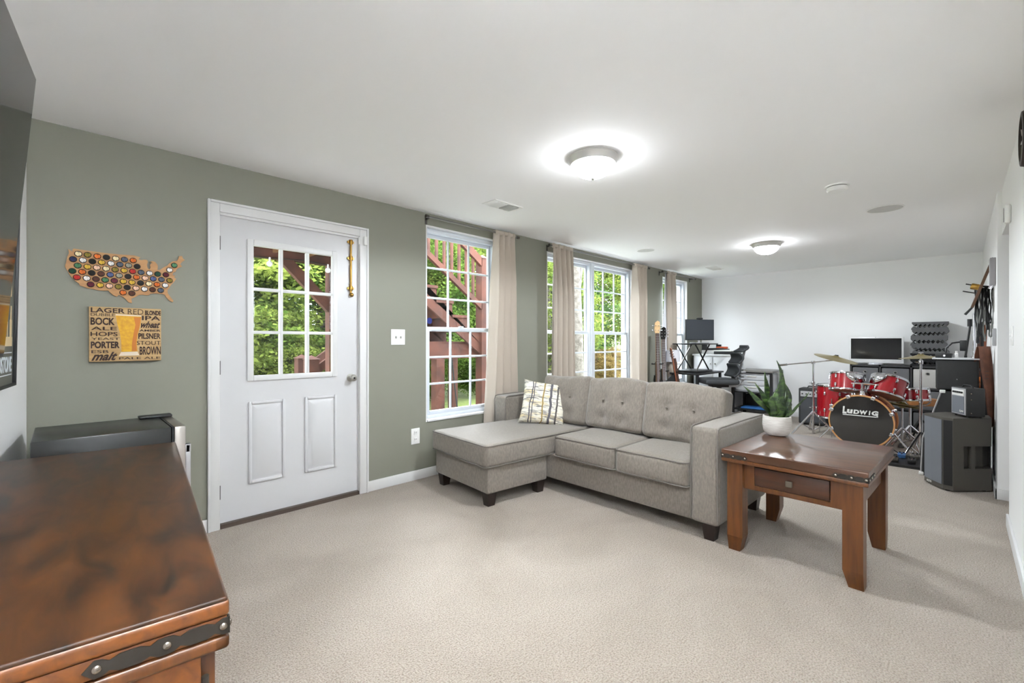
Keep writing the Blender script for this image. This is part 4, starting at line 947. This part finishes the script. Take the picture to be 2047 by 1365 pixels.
sns = thing('snare_stand', 'chrome snare stand under the snare drum', 'drum stand', (7.12, .43, 0))
MB().cyl((0, 0, .05), (0, 0, .46), .013).build('pole', m_chrome, sns); tripod(sns, .24, .24, m_chrome)
for a in (20, 140, 260): MB().tube([(0, 0, .46), (.15*math.cos(R(a)), .15*math.sin(R(a)), .5), (.183*math.cos(R(a)), .183*math.sin(R(a)), .535)], .008, 6).build('basket_arm', m_chrome, sns)
CYM = lambda Rr: [(.0001, .022), (.022, .021), (.036, .01), (Rr*.5, -.002), (Rr, -.02), (Rr, -.0215), (Rr*.5, -.0035), (.036, .008), (.0001, .02)]
hh = thing('hi_hat', 'low hi-hat cymbals on a stand beside the bass drum', 'cymbal', (6.98, .49, 0))
for z, f in ((.50, 0), (.475, 180)): MB().lathe(CYM(.165), 40, M=T(0, 0, z) @ RY(4) @ RX(8+f)).build('cymbal', m_cymbal, hh)
MB().cyl((0, 0, .03), (0, 0, .56), .01).build('pole', m_chrome, hh); tripod(hh, .22, .22, m_chrome)
MB().rbox(-.16, .08, -.03, .03, .015, .03, .006).build('pedal', m_steel, hh)
c1 = thing('boom_cymbal_stand', 'crash cymbal on a chrome boom stand left of the drums', 'cymbal stand', (7.1, 1.40, 0))
MB().cyl((0, 0, .01), (0, 0, .35), .014).cyl((0, 0, .35), (0, 0, .68), .012).cyl((0, 0, .68), (0, 0, .95), .0095).build('pole', m_chrome, c1)
for z in (.35, .68, .955): MB().lathe([(.02, -.02), (.022, 0), (.02, .02)], 14, M=T(0, 0, z)).cyl((0, .01, z), (0, .045, z), .006, seg=8).build('clamp', m_chrome, c1)
tripod(c1, .3, .30, m_chrome, .012)
MB().tube([(.08, .42, .90), (-.18, -.27, .998)], .008, 8).cyl((.08, .42, .90), (.04, .32, .914), .016).build('boom_arm', m_chrome, c1)
MB().cyl((-.18, -.27, .99), (-.18, -.275, 1.06), .006, seg=8).cyl((-.18, -.285, 1.045), (-.18, -.287, 1.065), .02).build('wing_nut', m_black, c1)
MB().lathe(CYM(.235), 48, M=T(-.18, -.28, 1.035) @ RX(15) @ RY(-3)).build('cymbal', m_cymbal, c1)
c2 = thing('cymbal_stand', 'bronze cymbal on a straight chrome stand in front of the foam stack', 'cymbal stand', (6.3, .297, 0))
MB().cyl((0, 0, .01), (0, 0, .62), .014).cyl((0, 0, .62), (0, 0, 1.05), .011).cyl((0, 0, 1.05), (0, 0, 1.115), .005).build('pole', m_chrome, c2); tripod(c2, .3, .22, m_chrome, .011)
for z in (.62, 1.02): MB().lathe([(.018, -.02), (.02, 0), (.018, .02)], 14, M=T(0, 0, z)).cyl((0, .01, z), (0, .04, z), .006, seg=8).build('clamp', m_chrome, c2)
MB().lathe(CYM(.178), 48, M=T(0, 0, 1.082) @ RX(-3)).build('cymbal', m_cymbal, c2); MB().cyl((-.018, .018, 1.115), (.018, -.018, 1.115), .005, seg=8).build('wing_nut', m_chrome, c2)
th_ = thing('drum_throne', 'round drum stool with tan seat behind the drums', 'stool', (7.62, .36, 0))
MB().lathe([(.15, .44), (.16, .47), (.155, .52), (.0001, .525)], 30).build('seat', mat('stool_tan', (168, 112, 62), .5), th_); MB().cyl((0, 0, .12), (0, 0, .45), .018).build('pole', m_black, th_); tripod(th_, .26, .24, m_black)
am0 = thing('guitar_amplifier', 'black guitar amplifier with pale control strip behind the floor tom', 'amplifier', (7.78, 1.36, 0))
MB().rbox(0, .26, 0, .36, .02, .54, .012, k=2).build('cabinet', m_tolex, am0); MB().box(-.004, 0, .025, .335, .05, .40).build('grille', m_grille, am0)
pn = MB().box(-.004, 0, .025, .335, .42, .5).build('control_panel', m_silver, am0)
for i in range(6): MB().cyl((-.016, .06+i*.05, .46), (-.004, .06+i*.05, .46), .01, seg=12).build('dial', m_black, pn)
MB().tube([(.13, .09, .54), (.13, .1, .565), (.13, .26, .565), (.13, .27, .54)], .009, 6).build('handle', m_black, am0)
for y in (.04, .32): MB().box(.02, .24, y-.02, y+.02, 0, .022).build('foot', m_black, am0)
pb = thing('pedal_board', 'black sloped effects pedal board on the carpet beside the bass drum', 'pedal board', (5.82, .26, 0), 2)
MB().add([(0, 0, 0), (.3, 0, 0), (.3, .31, 0), (0, .31, 0), (0, 0, .025), (.3, 0, .07), (.3, .31, .07), (0, .31, .025)], [(3, 2, 1, 0), (4, 5, 6, 7), (0, 1, 5, 4), (1, 2, 6, 5), (2, 3, 7, 6), (3, 0, 4, 7)]).build('frame', m_black, pb, smooth=False)
for i, (px, py, m, lb) in enumerate(((.05, .18, m_steel, 'silver'), (.06, .05, m_black, 'black'), (.2, .24, m_mint, 'mint green'), (.19, .13, m_bluepedal, 'blue'), (.2, .03, m_boxgrey, 'charcoal'))):
    pe = thing('effects_pedal', lb+' effects pedal on the pedal board', 'effects pedal', M=T(5.82, .26, 0) @ RZ(2) @ T(px, py, .026+px*.15) @ RY(-8.5), group='effects pedals')
    MB().rbox(0, .085, 0, .062, 0, .035, .005).build('case', m, pe); MB().cyl((.02, .03, .035), (.02, .03, .045), .009).build('footswitch', m_chrome, pe)
    for k in (.016, .046): MB().cyl((.065, k, .035), (.065, k, .046), .007, seg=10).build('dial', m_black, pe)
tag(MB().tube([(5.95, .55, .09), (6.02, .5, .13), (6.1, .42, .06), (6.05, .34, .015), (6.2, .3, .012), (6.35, .45, .012), (6.5, .4, .012)], .005, 6).build('instrument_cable', m_black), 'black cable running from the pedal board toward the drums', 'cable')

# ------------------------------------------------------------------ loudspeakers and amps on the right
A, B, C_, D, E_, F_ = (5.382, .23), (5.165, .107), (5.150, .045), (5.386, -.176), (5.585, -.165), (5.585, .1)
ox, oy = 5.38, .03
pa = thing('loudspeaker', 'charcoal stage loudspeaker standing on the carpet at the right wall', 'speaker', (ox, oy, 0))
loc = lambda P: [(x-ox, y-oy) for x, y in P]
def along(a, b, t, inset=0.):
    d = Vector((b[0]-a[0], b[1]-a[1])); n = Vector((-d.y, d.x)).normalized(); return (a[0]+d.x*t+n.x*inset, a[1]+d.y*t+n.y*inset)
full = [A, (5.27, .176), B, C_, D, E_, F_]
notch = [A, (5.27, .176), B, C_, along(C_, D, .27), along(C_, D, .27, .07), along(C_, D, 1.0, .07), E_, F_]
MB().prism(loc(full), 0.012, .19).prism(loc(notch), .19, .375).prism(loc(full), .375, .605).build('cabinet', m_boxgrey, pa, smooth=False)
def offs(P, d):
    out = []
    for i, p in enumerate(P):
        a = Vector(P[max(i-1, 0)]); b = Vector(P[min(i+1, len(P)-1)]); t_ = (b-a).normalized(); n = Vector((t_.y, -t_.x)) * -1
        out.append((p[0]+n.x*d, p[1]+n.y*d))
    return out
gl = [(5.372, .224), (5.27, .176), (5.172, .113)]
go = offs(gl, -.006)
MB().prism(loc(gl+go[::-1]), .05, .585).build('grille', m_greygrille, pa, smooth=False)
g2 = [(5.165, .104), (5.152, .05)]; go2 = offs(g2, -.004)
MB().prism(loc(g2+go2[::-1]), .05, .585).build('side_grille', m_black, pa, smooth=False)
h0, h1 = along(C_, D, .47), along(C_, D, .57); h2, h3 = along(C_, D, .57, .03), along(C_, D, .47, .03)
MB().prism(loc([h0, h1, h2, h3]), .185, .38).build('handle_bar', m_boxgrey, pa, smooth=False)
for x, y in ((5.36, .17), (5.2, .08), (5.38, -.13), (5.54, -.1)): MB().cyl((x-ox, y-oy, 0), (x-ox, y-oy, .013), .015, seg=10).build('foot', m_black, pa)
dv = (Vector(gl[2])-Vector(gl[1])).normalized(); c0 = along(gl[0], gl[1], .72); nrm = Vector((dv.y, -dv.x)); nrm = nrm if nrm.x < 0 else -nrm
text('logo_plate_lettering', 'ALTO', .06, .018, basis((c0[0]-ox+nrm.x*.009, c0[1]-oy+nrm.y*.009, .035), (dv.x, dv.y, 0), (0, 0, 1)), m_headwhite, pa, bold=.03)
pb2 = thing('loudspeaker', 'dark wedge-topped loudspeaker behind the charcoal one', 'speaker', (5.63, 0, 0))
prof = [(.262, 0), (.25, .34), (.125, .785), (-.18, .785), (-.18, 0)]
MB().prism(prof, 0, .35, M=basis((0, 0, 0), (0, 1, 0), (0, 0, 1))).build('cabinet', m_tolex, pb2, smooth=False)
MB().tube([(.0, .264, .01), (.0, .252, .34), (.0, .127, .785)], .007, 6).build('edge_trim', m_silver, pb2)
MB().rbox(-.012, .02, .245, .28, 0, .03, .006).build('corner_cap', m_plate, pb2); MB().rbox(-.012, .03, .1, .14, .77, .797, .006).build('corner_cap', m_plate, pb2)
MB().box(.05, .3, .255, .262, .06, .3).build('grille', m_grille, pb2)
cb = thing('speaker_cabinet', 'square black speaker cabinet stacked on the wedge-topped loudspeaker', 'speaker', (5.67, -.11, .786))
MB().rbox(0, .26, 0, .275, .012, .285, .014, k=2).build('cabinet', m_tolex, cb); MB().box(.02, .24, .274, .277, .03, .27).build('grille', m_grille, cb)
MB().ball((-.002, .137, .11), .006, 8).build('jack', m_chrome, cb)
for x in (.03, .23):
    for y in (.03, .245): MB().cyl((x, y, 0), (x, y, .013), .014, seg=10).build('foot', m_black, cb)
tag(MB().rbox(0, .3, 0, .32, 0, .012, .003).build('equipment_board', m_clear, loc=(5.64, -.13, 1.073)), 'thin pale board lying on the square speaker cabinet', 'board')
af = thing('audio_interface', 'small black audio box on the pale board beside the cymbal', 'audio interface', (5.7, .06, 1.086))
MB().rbox(0, .12, 0, .11, 0, .04, .004).build('case', m_black, af); MB().cyl((-.01, .05, .02), (0, .05, .02), .009).build('dial', m_chrome, af)
wb = thing('white_bottle', 'small white bottle standing beside the audio box', 'bottle', (5.73, .03, 1.086))
MB().lathe([(.012, 0), (.013, .004), (.013, .04), (.007, .048)], 16).build('bottle', m_plate, wb); MB().lathe([(.008, .048), (.008, .062), (.0001, .062)], 12).build('cap', m_plate, wb)
sa = thing('practice_amplifier', 'small black practice amplifier with grey grille on the charcoal loudspeaker', 'amplifier', (5.25, -.03, .606), 27.9)
MB().rbox(0, .19, -.125, 0, .012, .245, .008, k=2).build('cabinet', m_tolex, sa); MB().rbox(.006, .184, -.002, .004, .02, .238, .002).build('front_frame', m_silver, sa)
MB().box(.022, .172, .003, .006, .03, .172).build('grille', m_greygrille, sa)
pn = MB().box(.022, .172, .003, .0065, .178, .226).build('control_panel', m_plate, sa)
for i in range(5): MB().cyl((.04+i*.026, .006, .205), (.04+i*.026, .016, .205), .008, seg=10).build('dial', m_black, pn)
text('amp_lettering', 'Lyon', .05, .024, basis((.05, .007, .05), (-1, 0, 0), (0, 0, 1)), m_headwhite, sa, bold=.02, shear=.4)
for z in (.2, .15, .04): MB().ball((-.001, -.03, z), .006, 8).build('screw', m_nail, sa)
for x in (.02, .17):
    for y in (-.105, -.02): MB().cyl((x, y, 0), (x, y, .013), .008, seg=8).build('foot', m_black, sa)
MB().tube([(.03, -.06, .245), (.05, -.06, .262), (.14, -.06, .262), (.16, -.06, .245)], .007, 6).build('handle', m_black, sa)
# hung guitar, strap, cables and stands against the right wall
g = guitar('hanging_guitar', 'amber acoustic guitar hung against the right wall behind the amplifiers', T(6.28, -.135, .42) @ RZ(180) @ RX(-2), m_sunburst, m_sunburst, m_rosewood, acoustic=True)
MB().cyl((0, .0, 1.0), (0, .07, 1.0), .008, seg=8).build('wall_hook', m_black, g)
stp = thing('guitar_strap', 'wide brown leather guitar strap hanging in front of the amber guitar', 'strap', (5.6, 0, 0))
P = [(.12, -.115, 1.0), (.06, -.12, 1.12), (.02, -.13, 1.185), (-.02, -.14, 1.19), (-.04, -.145, 1.12), (-.03, -.155, .98), (.0, -.17, .8), (.03, -.18, .6), (.05, -.182, .5)]
V = []; F = []
for i, p in enumerate(P):
    wd_ = .085 if i < 6 else .085-.018*(i-5)
    for k in (-1, -.33, .33, 1): V.append((p[0]+k*wd_*.28, p[1]-k*wd_*.42, p[2]))
for i in range(len(P)-1):
    for k in range(3): q = i*4+k; F.append((q, q+1, q+5, q+4))
o = MB().add(V, F).build('strap_band', m_leather, stp, ang=80); md = o.modifiers.new('t', 'SOLIDIFY'); md.thickness = .004
for z in (.98, .95, .92): MB().box(-.045, -.01, -.165, -.14, z-.003, z+.003).build('strap_stitch', m_rosewood, stp)
hb = thing('tilted_wall_board', 'pale board with dark edge tilted high on the right wall above the cables', 'wall board', M=T(5.62, -.198, 1.94) @ RX(17))
MB().add([(0, 0, 0), (.3, 0, 0), (.3, .0, -.42), (.0, .0, -.42), (0, .012, 0), (.3, .012, 0), (.3, .012, -.42), (.0, .012, -.42)], [(0, 1, 2, 3), (7, 6, 5, 4), (4, 5, 1, 0), (5, 6, 2, 1), (6, 7, 3, 2), (7, 4, 0, 3)]).build('panel', m_paper, hb, smooth=False)
MB().rbox(-.012, 0, -.004, .016, -.43, .01, .003).build('edge_strip', mat('board_edge', (92, 62, 40), .5), hb)
MB().rbox(.05, .11, .012, .07, -.27, -.22, .008).build('brass_block', m_brass, hb)
for z in (-.235, -.30): MB().cyl((.06, .01, z), (.06, .105, z), .005, seg=8).build('peg', m_black, hb)
MB().cyl((-.006, .006, -.43), (-.006, .03, -.5), .008, .01, seg=8).build('tip', m_black, hb)
bx = thing('wall_bracket_box', 'grey metal box fixed high on the right wall beside the hall opening', 'wall box', (5.36, -.2, 1.80))
MB().rbox(0, .14, 0, .035, -.1, .12, .004).build('case', mat('grey_metal', (150, 148, 150), .5), bx); MB().cyl((.07, .035, -.13), (.07, .02, -.1), .012).build('neck', m_chrome, bx)
hk = thing('cable_hook', 'long black wall hook holding the looped cables', 'hook', (5.85, -.2, 1.72))
MB().cyl((0, 0, 0), (0, .11, .02), .008, seg=8).rbox(-.03, .03, 0, .008, -.03, .05, .003).build('peg', m_black, hk)
rnd = random.Random(12)
ords = ('first', 'second', 'third', 'fourth', 'fifth', 'sixth', 'seventh', 'eighth')
for i in range(8):
    wd_ = rnd.uniform(.03, .07); ln = rnd.uniform(.28, .52); y0 = -.185+.012*i; x0 = 5.85; P = []
    for k in range(26):
        a = 2*PI*k/26; P.append((x0+wd_*1.2*math.sin(a)*(1.1+.3*math.sin(a*2+i)), y0+wd_*.25*math.sin(a+i)+.004*math.sin(5*a), 1.735-.02-ln/2+ln/2*math.cos(a)))
    m = m_black if i % 3 else mat('grey_cable', (120, 122, 118), .5)
    tag(MB().tube(P, .0065, 6, True).build('coiled_cable', m), ('grey' if i % 3 == 0 else 'black')+' cable loop, '+ords[i]+' out from the wall on the hook', 'cable', 'cables looped on the wall hook')
def mic(name, label, x, y, h, m=m_black, boom=None):
    t_ = thing(name, label, 'mic stand', (x, y, 0)); MB().lathe([(.05, 0), (.05, .015), (.02, .03)], 20).build('base', m, t_)
    MB().cyl((0, 0, .02), (0, 0, h), .011).build('pole', m, t_); MB().lathe([(.018, -.04), (.02, 0), (.018, .04)], 12, M=T(0, 0, h*.7)).build('clutch', m, t_)
    if boom: MB().tube([(0, 0, h), boom], .009, 6).build('boom_arm', m, t_); MB().cyl(boom, (boom[0], boom[1], boom[2]+.07), .02).build('clip', m, t_)
mic('microphone_stand', 'black microphone stand nearest the wall below the cable loops', 6.12, -.14, 1.42)
mic('microphone_stand', 'chrome pole stand beside the black microphone stand', 6.10, -.085, 1.5, m_chrome)
mic('microphone_stand', 'black microphone stand with a tilted arm near the square cabinet', 6.14, -.03, 1.1, m_black, (.02, -.03, 1.38))
gn = thing('gooseneck_microphone', 'black cable arching over the square speaker cabinet', 'cable', (5.98, .02, 1.086))
MB().tube([(-.03, .09, .0), (-.03, .08, .09), (-.02, .04, .135), (.0, -.02, .145)], .007, 6).build('neck', m_black, gn); MB().rbox(-.03, .03, -.06, -.01, .06, .16, .006).build('clip', m_black, gn)
tag(MB().rbox(0, .1, 0, .02, 0, .14, .004).build('wall_plate_box', mat('grey_metal_b', (160, 160, 162), .5), loc=(5.3, -.2, 1.2)), 'grey box low on the right wall above the leather strap', 'wall box')

# ------------------------------------------------------------------ outside
NX = 40; V = []; F = []
def gz_(x, y): return -.16+max(0, y-9)*.09+max(0, x-11)*.09*min(1, max(0, y-4)/4)
for i in range(NX+1):
    for j in range(NX+1): x = -14+i*1.3; y = YO+j*.8; V.append((x, y, gz_(x, y)))
for i in range(NX):
    for j in range(NX): q = i*(NX+1)+j; F.append((q, q+NX+1, q+NX+2, q+1))
struct(MB().add(V, F).build('lawn', m_lawn))
struct(MB().box(-2.5, 9.5, YO, 5.25, -.3, -.1).build('bounce_slab', mat('bounce_slab_pale', (196, 192, 184), .9, col2=(182, 178, 170), scale=3), smooth=False))  # unseen pale slab, added to bounce daylight up onto the ceiling
dc = thing('timber_deck', 'reddish timber deck overhead outside the door', 'deck', (0, 0, 0))
MB().box(-2.5, 3.0, 6.5, 6.64, 2.35, 2.6).build('beam', m_cedar, dc, smooth=False)
j0 = MB().box(-.02, .02, YO, 6.5, 2.42, 2.62).build('joist', m_cedard, dc, loc=(-2.3, 0, 0), smooth=False)
for i in range(1, 13): inst(j0, 'joist', dc, loc=(-2.3+i*.43, 0, 0))
b0 = MB().box(-2.5, 3.0, 0, .135, 2.62, 2.65).build('deck_board', m_cedar, dc, loc=(0, YO+.01, 0), smooth=False)
for i in range(1, 21): inst(b0, 'deck_board', dc, loc=(0, YO+.01+i*.143, 0))
for x in (-2.2, 2.81): MB().box(x-.07, x+.07, 6.5, 6.64, -.16, 2.35).build('post', m_cedar, dc, smooth=False)
MB().prism([(2.74, 1.66), (2.74, 1.86), (2.26, 2.35), (2.06, 2.35)], 6.52, 6.61, M=Matrix(((1, 0, 0, 0), (0, 0, 1, 0), (0, 1, 0, 0), (0, 0, 0, 1)))).build('brace', m_cedar, dc, smooth=False)
XZ = Matrix(((1, 0, 0, 0), (0, 0, 1, 0), (0, 1, 0, 0), (0, 0, 0, 1)))
sr = thing('deck_stairs', 'reddish timber stair flight with balusters outside the window beside the door', 'stairs', (0, 0, 0))
steps = [(3.0+i*.287, 2.62-.205*(i)) for i in range(8)]   # left edge x, tread height
up = []
for x, z in steps[:7]: up += [(x-.03, z-.205), (x+.257, z-.205)]
up = [(3.0, 2.6)]+[(p[0], p[1]) for p in up]
low = [(4.98, 1.02), (4.7, 1.02), (3.0, 2.22)]
for y in (5.38, 6.3): MB().prism(up+low, y, y+.04, M=XZ).build('stringer', m_cedar, sr, smooth=False)
for x, z in steps[:6]: MB().box(x-.04, x+.27, 5.36, 6.36, z-.205, z-.165).build('tread', m_cedar, sr, smooth=False); MB().box(x-.03, x-.01, 5.42, 6.3, z-.165, z).build('riser', m_cedar, sr, smooth=False)
sl = -.70
def railz(x, z0): return z0+sl*(x-4.66)
for z0, hh_, nm in ((1.74, .09, 'lower_rail'), (2.42, .14, 'handrail')):
    MB().prism([(2.9, railz(2.9, z0)), (4.67, railz(4.67, z0)), (4.67, railz(4.67, z0)+hh_), (2.9, railz(2.9, z0)+hh_)], 5.33, 5.39, M=XZ).build(nm, m_cedar, sr, smooth=False)
for i in range(12):
    x = 3.0+i*.138; MB().box(x-.018, x+.018, 5.36, 5.395, railz(x, 1.80), railz(x, 2.45)).build('baluster', m_cedar, sr, smooth=False)
MB().box(4.66, 4.81, 5.33, 5.48, -.16, 2.55).add([(4.65, 5.32, 2.55), (4.82, 5.32, 2.55), (4.82, 5.49, 2.55), (4.65, 5.49, 2.55), (4.735, 5.405, 2.62)], [(0, 1, 4), (1, 2, 4), (2, 3, 4), (3, 0, 4)]).build('newel_post', m_cedar, sr, smooth=False)
ld = thing('stair_landing', 'timber stair landing on posts over the lawn', 'landing', (0, 0, 0))
MB().box(3.6, 5.7, 5.44, 5.49, .98, 1.2).box(3.6, 5.7, 7.3, 7.35, .98, 1.2).build('rim_beam', m_cedar, ld, smooth=False)
for i in range(6): MB().box(3.65+i*.4, 3.69+i*.4, 5.49, 7.3, 1.0, 1.18).build('joist', m_cedar, ld, smooth=False)
for i in range(13): MB().box(3.6, 5.7, 5.46+i*.146, 5.598+i*.146, 1.2, 1.235).build('deck_board', m_cedar, ld, smooth=False)
for x, y in ((3.87, 5.40), (5.6, 7.3), (3.87, 7.3), (5.6, 5.4)): MB().box(x-.07, x+.07, y-.07, y+.07, -.16, .98).build('post', m_cedar, ld, smooth=False)
l2 = thing('lower_stair_rail', 'lower stair flight with capped newel posts seen through the door glass', 'stair railing', (0, 0, 0))
for x, y in ((2.7, 7.45), (2.62, 6.85)):
    MB().box(x-.085, x+.085, y-.085, y+.085, -.16, .97).add([(x-.1, y-.1, .97), (x+.1, y-.1, .97), (x+.1, y+.1, .97), (x-.1, y+.1, .97), (x, y, 1.03)], [(0, 1, 4), (1, 2, 4), (2, 3, 4), (3, 0, 4), (3, 2, 1, 0)]).build('newel_post', m_cedar, l2, smooth=False)
    MB().prism([(x, .68), (x+1.3, 1.6), (x+1.3, 1.74), (x, .82)], y-.03, y+.03, M=XZ).build('handrail', m_cedar, l2, smooth=False)
    MB().prism([(x, -.1), (x+.95, .75), (x+.95, 1.0), (x, .15)], y-.03, y+.03, M=XZ).build('stringer', m_cedar, l2, smooth=False)
for i in range(5): MB().box(2.75+i*.2, 3.0+i*.2, 6.85, 7.45, .08+i*.19, .12+i*.19).build('tread', m_cedar, l2, smooth=False)
sb = thing('string_lights', 'string of small globe bulbs hanging under the deck beam', 'string lights', (0, 6.45, 0))
MB().tube([(1.2, 0, 2.40), (1.6, 0, 2.33), (1.98, 0, 2.34), (2.35, 0, 2.36), (2.75, 0, 2.33), (3.0, 0, 2.38)], .006, 5).build('wire', m_black, sb)
for x in (1.93, 2.42, 2.7): MB().ball((x, 0, 2.26), .038, 12).cyl((x, 0, 2.29), (x, 0, 2.345), .012, seg=8).build('bulb', m_plate, sb)
tp = thing('blue_tarp', 'bright blue folded tarp on the lawn outside the window beside the door', 'tarp', (4.9, 6.1, -.16))
MB().rbox(-.3, .3, -.2, .2, 0, .14, .05, k=3, m=6, puff=(.02, .02, .03), fn=wob(.03, 20, 2)).build('folded_sheet', m_blue, tp)
tag(MB().tube([(3.72, 4.9, 1.15), (3.84, 4.95, .55), (3.98, 5.02, -.05), (4.0, 5.02, -.15)], .011, 6).build('black_pole', m_black), 'thin black pole leaning outside the window beside the door', 'pole')

def leafcloud(seed, clumps, per, size, spread, flat=.55):
    rg = np.random.default_rng(seed); n = len(clumps)*per
    cen = np.repeat(np.array(clumps), per, 0)
    off = rg.normal(size=(n, 3))*spread*np.array([1, 1, flat])
    p = cen+off
    d = rg.normal(size=(n, 3)); d[:, 2] *= .5; d /= np.linalg.norm(d, axis=1)[:, None]
    u = rg.normal(size=(n, 3)); u -= d*(u*d).sum(1)[:, None]; u /= np.linalg.norm(u, axis=1)[:, None]
    s = size*rg.uniform(.6, 1.3, size=(n, 1))
    v = np.stack([p-d*s, p+u*s*.45, p+d*s, p-u*s*.45], 1).reshape(-1, 3)
    me = bpy.data.meshes.new('crown'); me.vertices.add(4*n); me.vertices.foreach_set('co', v.ravel().astype(np.float32))
    me.loops.add(4*n); me.loops.foreach_set('vertex_index', np.arange(4*n, dtype=np.int32)); me.polygons.add(n)
    me.polygons.foreach_set('loop_start', np.arange(0, 4*n, 4, dtype=np.int32)); me.update(calc_edges=True); me.validate()
    return me
def crownpts(seed, n, rx, rz, zc):
    rg = np.random.default_rng(seed); d = rg.normal(size=(n, 3)); d /= np.linalg.norm(d, axis=1)[:, None]
    r = rg.uniform(.45, 1.0, size=(n, 1))**.6
    return d*r*np.array([rx, rx, rz])+np.array([0, 0, zc])
crowns = [leafcloud(1, crownpts(1, 190, 1.5, 2.0, 2.3), 150, .05, .2), leafcloud(2, crownpts(2, 190, 1.7, 1.7, 1.9), 150, .055, .22, .3), leafcloud(3, crownpts(3, 170, 1.4, 2.4, 2.9), 140, .055, .22)]
trunk = MB().tube([(0, 0, -.1), (.03, .02, 1.2), (-.04, .05, 2.4), (.05, 0, 3.6)], [.14, .11, .08, .03], 10)
trunk_me = None
def tree(name, label, x, y, sc, cr, m, rz, cat='tree', tr=True):
    global trunk_me
    t_ = thing(name, label, cat, (x, y, gz_(x, y)), rz, group='trees and shrubs in the garden'); t_.scale = (sc, sc, sc)
    me = crowns[cr]
    if not me.materials: me.materials.append(m)
    o = bpy.data.objects.new('foliage', me); COL.objects.link(o); o.parent = t_; o['kind'] = 'stuff'
    o.material_slots[0].link = 'OBJECT'; o.material_slots[0].material = m
    if tr:
        if trunk_me is None: b_ = trunk.build('trunk', m_bark, t_); trunk_me = b_.data
        else: b_ = bpy.data.objects.new('trunk', trunk_me); COL.objects.link(b_); b_.parent = t_
tree('leafy_tree', 'layered light green tree seen through the door glass, left half', 2.3, 9.6, 1.05, 1, m_leafB, 20)
tree('leafy_tree', 'dense green tree seen through the door glass, right half', 4.1, 10.0, 1.1, 1, m_leafA, 80)
tree('leafy_tree', 'dark green tree farther behind the trees outside the door', 3.2, 13.2, 1.6, 2, m_leafC, 130)
tree('leafy_tree', 'tall dark tree at the far left outside the door', .4, 11.5, 1.4, 2, m_leafC, 10)
tree('leafy_bush', 'yellow green bush low behind the capped newel posts', 2.6, 8.5, .5, 0, m_leafB, 40, 'bush', False)
tree('leafy_tree', 'green tree behind the stairs, left in the window beside the door', 6.2, 9.4, 1.0, 0, m_leafA, 150)
tree('leafy_tree', 'green tree behind the stair newel, right in the window beside the door', 8.1, 9.8, 1.05, 0, m_leafB, 220)
tree('leafy_tree', 'dark tree closing the gap behind the stairs', 7.4, 12.6, 1.5, 2, m_leafC, 260)
tree('garden_hedge', 'low green hedge behind the lawn under the landing', 5.7, 8.3, .55, 0, m_leafA, 30, 'hedge', False)
tree('garden_hedge', 'low green hedge behind the lawn right of the landing posts', 7.2, 8.5, .55, 0, m_leafA, 75, 'hedge', False)
tree('leafy_tree', 'yellow green tree left in the twin window', 9.9, 8.4, .95, 0, m_leafB, 300)
tree('leafy_tree', 'green tree behind the middle of the twin window', 13.6, 11.6, 1.35, 2, m_leafA, 15)
tree('leafy_tree', 'bright tree at the right of the twin window', 16.6, 11.0, 1.2, 0, m_leafB, 95)
tree('leafy_tree', 'tall dark tree far behind the twin window', 12.4, 15.5, 1.35, 2, m_leafC, 140)
tree('leafy_tree', 'large green tree far right behind the twin window', 18.8, 15.0, 1.8, 2, m_leafA, 190)
tree('leafy_tree', 'broad dark tree filling the gap between the trunks in the twin window', 11.4, 9.9, 1.25, 1, m_leafC, 210)
tree('leafy_tree', 'tall light tree rising behind the twin window', 15.2, 13.4, 1.7, 2, m_leafB, 250)
tree('leafy_tree', 'dark tree far behind the window by the desk', 23.5, 13.0, 1.9, 2, m_leafC, 30)
tree('golden_shrub', 'golden brown shrub low in the twin window, left', 10.9, 7.3, .30, 1, m_leafD, 50, 'shrub', False)
tree('golden_shrub', 'golden brown shrub low in the twin window, right', 12.2, 7.9, .32, 1, m_leafD, 170, 'shrub', False)
tree('leafy_tree', 'green tree outside the window by the desk', 20.2, 10.2, 1.3, 0, m_leafA, 60)
bt = thing('pale_tree_trunk', 'pale barked tree trunk close outside the twin window', 'tree', (9.2, 6.9, -.16))
MB().tube([(0, 0, 0), (.03, 0, 1.5), (.0, .05, 3.2), (.1, .05, 5.0)], [.2, .16, .14, .1], 12).build('trunk', m_bark, bt)
MB().tube([(.02, 0, 2.4), (.5, .2, 3.4), (.9, .3, 4.6)], [.07, .05, .03], 8).build('branch', m_bark, bt)
